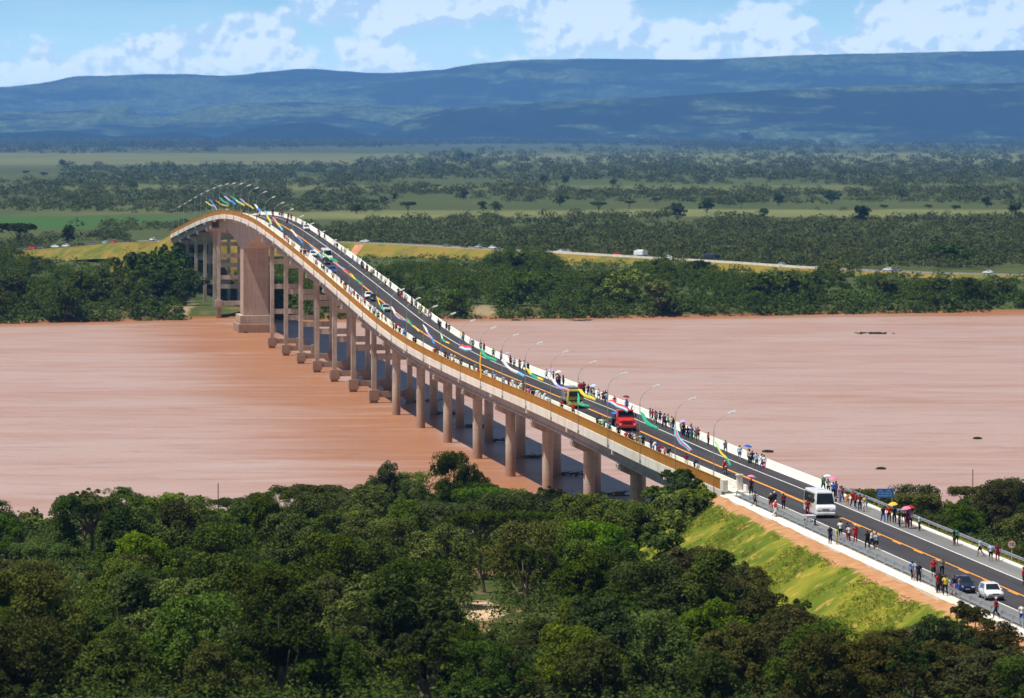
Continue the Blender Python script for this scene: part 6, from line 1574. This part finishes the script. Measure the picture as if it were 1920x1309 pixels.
# ------------------------------------------------------------------ signs, poles, hut, drift
def sign_board():
    s, u = SU(*[(1659 - 960) * 497 / F, 497.0]); z = deck(s); p = W(s, 8.6, deck(s)); p = Vector(((1660 - 960) * 531 / F, 531, 0)); z0 = zg1(p.x, p.y)
    zc = CAMZ - (925 - HOR) * 531 / F
    e = empty('road_sign', (p.x, p.y, z0)); tag(e, 'blue rectangular road sign on two posts beside the guardrail', 'road sign')
    mb = MB(); mb.rbox(-.95, .95, -.03, .03, zc - z0 - .52, zc - z0 + .52, .01); b = mb.build('board', simple('sign_blue', (0.02, 0.13, 0.42), .5, .08, 2), e)
    wm = simple('sign_white', (.8, .8, .82), .5, .02, 2); mb = MB(); zc_ = zc - z0
    for r_, words in enumerate(((-.72, -.28, .18, .62), (-.80, -.62, -.50, -.12, .02, .42, .5, .78), (-.80, -.42, -.30, -.18, -.08, .30, .42, .76))):
        z_ = zc_ + .27 - r_ * .27
        for a, b_ in zip(words[::2], words[1::2]):
            x = a
            while x < b_ - .03:     # letter-like strokes, too far away in the photograph to be read
                mb.box(x, x + .02, -.036, -.031, z_ - .06, z_ + .06); mb.box(x, x + .05, -.0365, -.0315, z_ + (.04 if int(x * 97) % 2 else -.06), z_ + (.06 if int(x * 97) % 2 else -.04)); x += .085
    mb.build('lettering', wm, b)
    for x in (-.72, .72):
        mb = MB(); mb.box(x - .04, x + .04, .035, .115, -.3, zc_ + .4); mb.build('post', M_white, e)
    e.rotation_euler = (0, 0, -.12)
sign_board()
def speed_sign():
    Y = 471; X = (1897 - 960) * Y / F; z0 = zg1(X, Y); zc = CAMZ - (1021 - HOR) * Y / F - z0; s_, u_ = SU(X, Y); zb = deck(s_) - .9 - z0
    e = empty('speed_limit_sign', (X, Y, z0)); tag(e, 'round white speed limit sign with red ring reading 60 by the guardrail', 'road sign')
    mb = MB(); mb.tube([(0, .01, zc), (0, -.01, zc)], .45, 28); b = mb.build('disc', simple('sign_red', (.45, .03, .03), .5, .05, 3), e)
    mb = MB(); mb.tube([(0, -.011, zc), (0, -.016, zc)], .35, 28); mb.build('face', simple('sign_white', (.8, .8, .82), .5, .02, 2), b)
    cu = bpy.data.curves.new('numerals', 'FONT'); cu.body = '60'; cu.size = .50; cu.align_x = 'CENTER'; cu.align_y = 'CENTER'; cu.extrude = .003; cu.offset = .012
    o = bpy.data.objects.new('numerals', cu); link(o, b); o.location = (0, -.022, zc); o.rotation_euler = (R(90), 0, 0); cu.materials.append(M_black)
    bpy.context.view_layer.update(); me_ = bpy.data.meshes.new_from_object(o.evaluated_get(bpy.context.evaluated_depsgraph_get())); o2 = bpy.data.objects.new('numerals', me_); link(o2, b); o2.location = o.location; o2.rotation_euler = o.rotation_euler; bpy.data.objects.remove(o)
    mb = MB(); mb.box(-.04, .04, .012, .09, min(0, zb) - .3, zc + .2); mb.build('post', M_white, e)
speed_sign()
def utility_pole(px, py_top, Y, label, arm=True, mat=None, wires=None, zbase=None):
    X = (px - 960) * Y / F; z0 = zg1(X, Y) if zbase is None else zbase; H = CAMZ - (py_top - HOR) * Y / F - z0
    e = empty('utility_pole', (X, Y, z0)); tag(e, label, 'pole')
    mb = MB(); mb.tube([(0, 0, -.5), (0, 0, H)], [.08, .05], 8); mb.build('post', mat or M_wood, e)
    if arm: mb = MB(); mb.box(-.9, .9, -.05, .05, H - .55, H - .43); mb.build('crossarm', mat or M_wood, e)
    return Vector((X, Y, z0 + H - .4))
def wire(a, b, sag, label):
    mb = MB(); pts = [a.lerp(b, t / 12) - Vector((0, 0, sag * 4 * (t / 12) * (1 - t / 12))) for t in range(13)]; mb.tube(pts, .02, 4); o = mb.build('power_line', M_black); tag(o, label, 'cable')
utility_pole(1824, 880, 618, 'dark wooden pole rising from the forest right of the road', False)
utility_pole(409, 906, 575, 'thin bare pole among the treetops at the left riverbank', False)
utility_pole(45, 1157, 402, 'weathered wooden fence post in the grassy clearing at the left', False)
for px, py, Y, lb in ((1335, 453, 1900, 'slim pale pole beside the highway behind the dark truck'), (1662, 465, 1780, 'pale pole at the highway near the clump of dark trees'), (1732, 478, 1750, 'pale pole in front of the dark round tree clump'), (1131, 455, 1960, 'thin lamp pole by the white barrier of the far highway'), (932, 445, 2060, 'thin lamp pole over the far highway near the big dark tree')):
    utility_pole(px, py, Y, lb, px in (1662, 1335), M_lamp)
def hut():
    Y = 386; X = (628 - 960) * Y / F; z0 = zg1(X, Y); zt = CAMZ - (1280 - HOR) * Y / F - z0
    e = empty('hut', (X, Y, z0), .2); tag(e, 'small cream walled hut corner at the bottom edge between the trees', 'hut')
    wl = simple('cream_render', (.66, .52, .30), .9, .12, 1.5)
    mb = MB(); mb.box(-.75, .75, -.6, .6, -.5, zt - .12); w_ = mb.build('wall', wl, e)
    mb = MB(); mb.box(-.9, .9, -.75, .75, zt - .118, zt); mb.build('roof', wl, e)
    mb = MB(); mb.box(.1, .6, -.64, -.602, 0, zt - .4); mb.build('door', M_wood, w_)
hut()
def drift(px, py, w_, d_, seed, label, wood=False):
    rng = np.random.default_rng(seed); Y = F * CAMZ / (py - HOR); X = (px - 960) * Y / F
    if wood:
        mb = MB(); rr = random.Random(seed)
        for i in range(26):
            a = rr.uniform(0, 6.28); l = rr.uniform(.4, 1) * w_ * .5; c = Vector((rr.uniform(-w_, w_) * .35, rr.uniform(-d_, d_) * .35, rr.uniform(0, .35)))
            mb.tube([c, c + Vector((math.cos(a) * l, math.sin(a) * l * .5, rr.uniform(-.1, .6)))], [.12, .03], 5)
        o = mb.build('driftwood', M_wood); o.location = (X, Y, 0); tag(o, label, 'driftwood'); return
    n = 30; C = np.stack([rng.normal(0, w_ * .25, n), rng.normal(0, d_ * .25, n), np.full(n, .05)], -1)
    V, Q = leaf_cards(C, rng.uniform(.2, .5, n), 26, .18, rng, up=.8, hemi=.1, flat=.6)
    o = bpy.data.objects.new('floating_plants', np_mesh('floating_plants', V, Q, L_float)); link(o); o.location = (X, Y, 0); tag(o, label, 'floating plants')
for i, (px, py, w_, d_, lb) in enumerate(((1652, 626, 8, 8, 'long raft of floating plants near the far right bank'), (1440, 848, 1.4, 1.6, 'small dark clump of floating plants right of the bridge barrier'), (1832, 823, .8, 1.5, 'tiny floating plant clump on the right of the river'),
                                     (967, 601, 3, 2, 'low plants in the water below the bare bank'), (1652, 880, .7, 1, 'tiny floating plant speck above the blue sign'), (462, 624, 1.2, 1.5, 'few floating leaves beside the large river pier'), (1630, 625, 6, 3, 'thin tail of floating plants left of the long raft'))):
    drift(px, py, w_, d_, 50 + i, lb)
for i, k in enumerate(range(1, 9)):
    p = W(k * SPAN, 6.2, 0); px, py = proj(p.x, p.y, 0)
    drift(px, py, 6.5, 3, 70 + i, 'tangle of driftwood against the far column of the %s river pier from the near bank' % ordw(i + 1), True)
drift(1088, 602, 6, 4, 90, 'dead branches of a fallen tree standing in the water by the far bank', True)

# ------------------------------------------------------------------ labels for people, umbrellas and trees
PLACE_ = {'walkway': 'on the walkway behind the ochre panels', 'shoulder': 'against the right-hand barrier', 'road': 'on the carriageway', 'pavement': 'on the pale pavement outside the guardrail', 'left shoulder': 'on the grey shoulder by the soil bank', 'right shoulder': 'on the shoulder by the forest side'}
PSH = {'walkway': 'on the walkway', 'shoulder': 'at the barrier', 'road': 'on the asphalt', 'pavement': 'on the pavement', 'left shoulder': 'on the soil-side shoulder', 'right shoulder': 'on the forest-side shoulder', 'rider': 'riding the motorbike'}
def lampname(s):
    k = min(range(len(LAMPS)), key=lambda i: abs(LAMPS[i] - s)); return k
keys = {}
for e, sh, pn, wh, s, cap, pose in PEOPLE:
    k = lampname(s) if s > S0 - 8 else None
    keys.setdefault((sh, pn, wh, k), []).append((s, e))
approach = sorted([(s, id(e)) for e, sh, pn, wh, s, cap, pose in PEOPLE if s <= S0 - 8])
arank = {i: n for n, (s, i) in enumerate(approach)}
for (sh, pn, wh, k), lst in keys.items():
    lst.sort(key=lambda q: q[0])
    for n, (s, e) in enumerate(lst):
        if wh == 'rider': lab = 'person in red top and black trousers riding the small motorbike'
        elif k is not None:
            lab = 'person in %s top, %s trousers %s by %s lamp post' % (sh, pn, PSH[wh], ordw(k + 1))
            if len(lst) > 1: lab = ('nearer ' if n == 0 else 'farther ' if n == 1 else 'farthest ') + lab
        else:
            lab = 'person in %s top, %s trousers %s, %s nearest on approach' % (sh, pn, PSH[wh], ordw(arank[id(e)] + 1))
        tag(e, lab, 'person', 'people gathered along the bridge road')
for n, (p, col, sh, wh, s) in enumerate(sorted(UMB, key=lambda q: q[4])):
    umbrella(p, col, '%s umbrella over a person in %s, %s umbrella from the near end' % (col, sh, ordw(n + 1)))
KW = {'n0': 'round-crowned', 'n1': 'broad many-lobed', 'n2': 'small round-crowned', 'n3': 'flat-topped', 'n4': 'airy open-crowned', 'n5': 'tall narrow', 'n6': 'dense many-lobed', 'n7': 'low flat-topped', 'b0': 'low', 'b1': 'tall', 'b2': 'small',
      'f0': 'round', 'f1': 'broad', 'f2': 'low mounded', 'f3': 'flat-topped', 'f4': 'small round', 'f5': 'open'}
MWd = {L_dark.name: 'dark green', L_mid.name: 'mid green', L_bright.name: 'bright green', L_olive.name: 'olive', L_brown.name: 'bronze green'}
def tree_labels(where, rows, text, noun, cat, grp):
    sel = [t for t in TREES if t[5] == where]
    sel.sort(key=lambda t: t[2]); n = len(sel); per = max(1, math.ceil(n / rows))
    for r_ in range(rows):
        row = sorted(sel[r_ * per:(r_ + 1) * per], key=lambda t: t[1] / t[2])
        for j, (e, x, y, key, mat, wh) in enumerate(row):
            if rows > 1: lab = '%s %s %s, %s from the left, %s row of %s' % (MWd[mat.name], KW[key], noun, ordw(j + 1), ordw(r_ + 1), text)
            else: lab = '%s %s %s, %s from the left %s' % (MWd[mat.name], KW[key], noun, ordw(j + 1), text)
            tag(e, lab, cat, grp)
tree_labels('near', 9, 'the near wood', 'tree', 'tree', 'trees of the wood on the near bank')
tree_labels('right', 3, 'the right-hand wood', 'tree', 'tree', 'trees right of the approach road')
tree_labels('abut', 1, 'at the bridge abutment', 'shrub', 'shrub', 'shrubs at the bridge abutment')
tree_labels('shore', 3, 'the near shore', 'shrub', 'shrub', 'shrubs along the near shore')
tree_labels('far', 3, 'the far bank', 'tree', 'tree', 'trees along the far bank')
tree_labels('plain', 2, 'the plain', 'tree', 'tree', 'single trees on the plain')
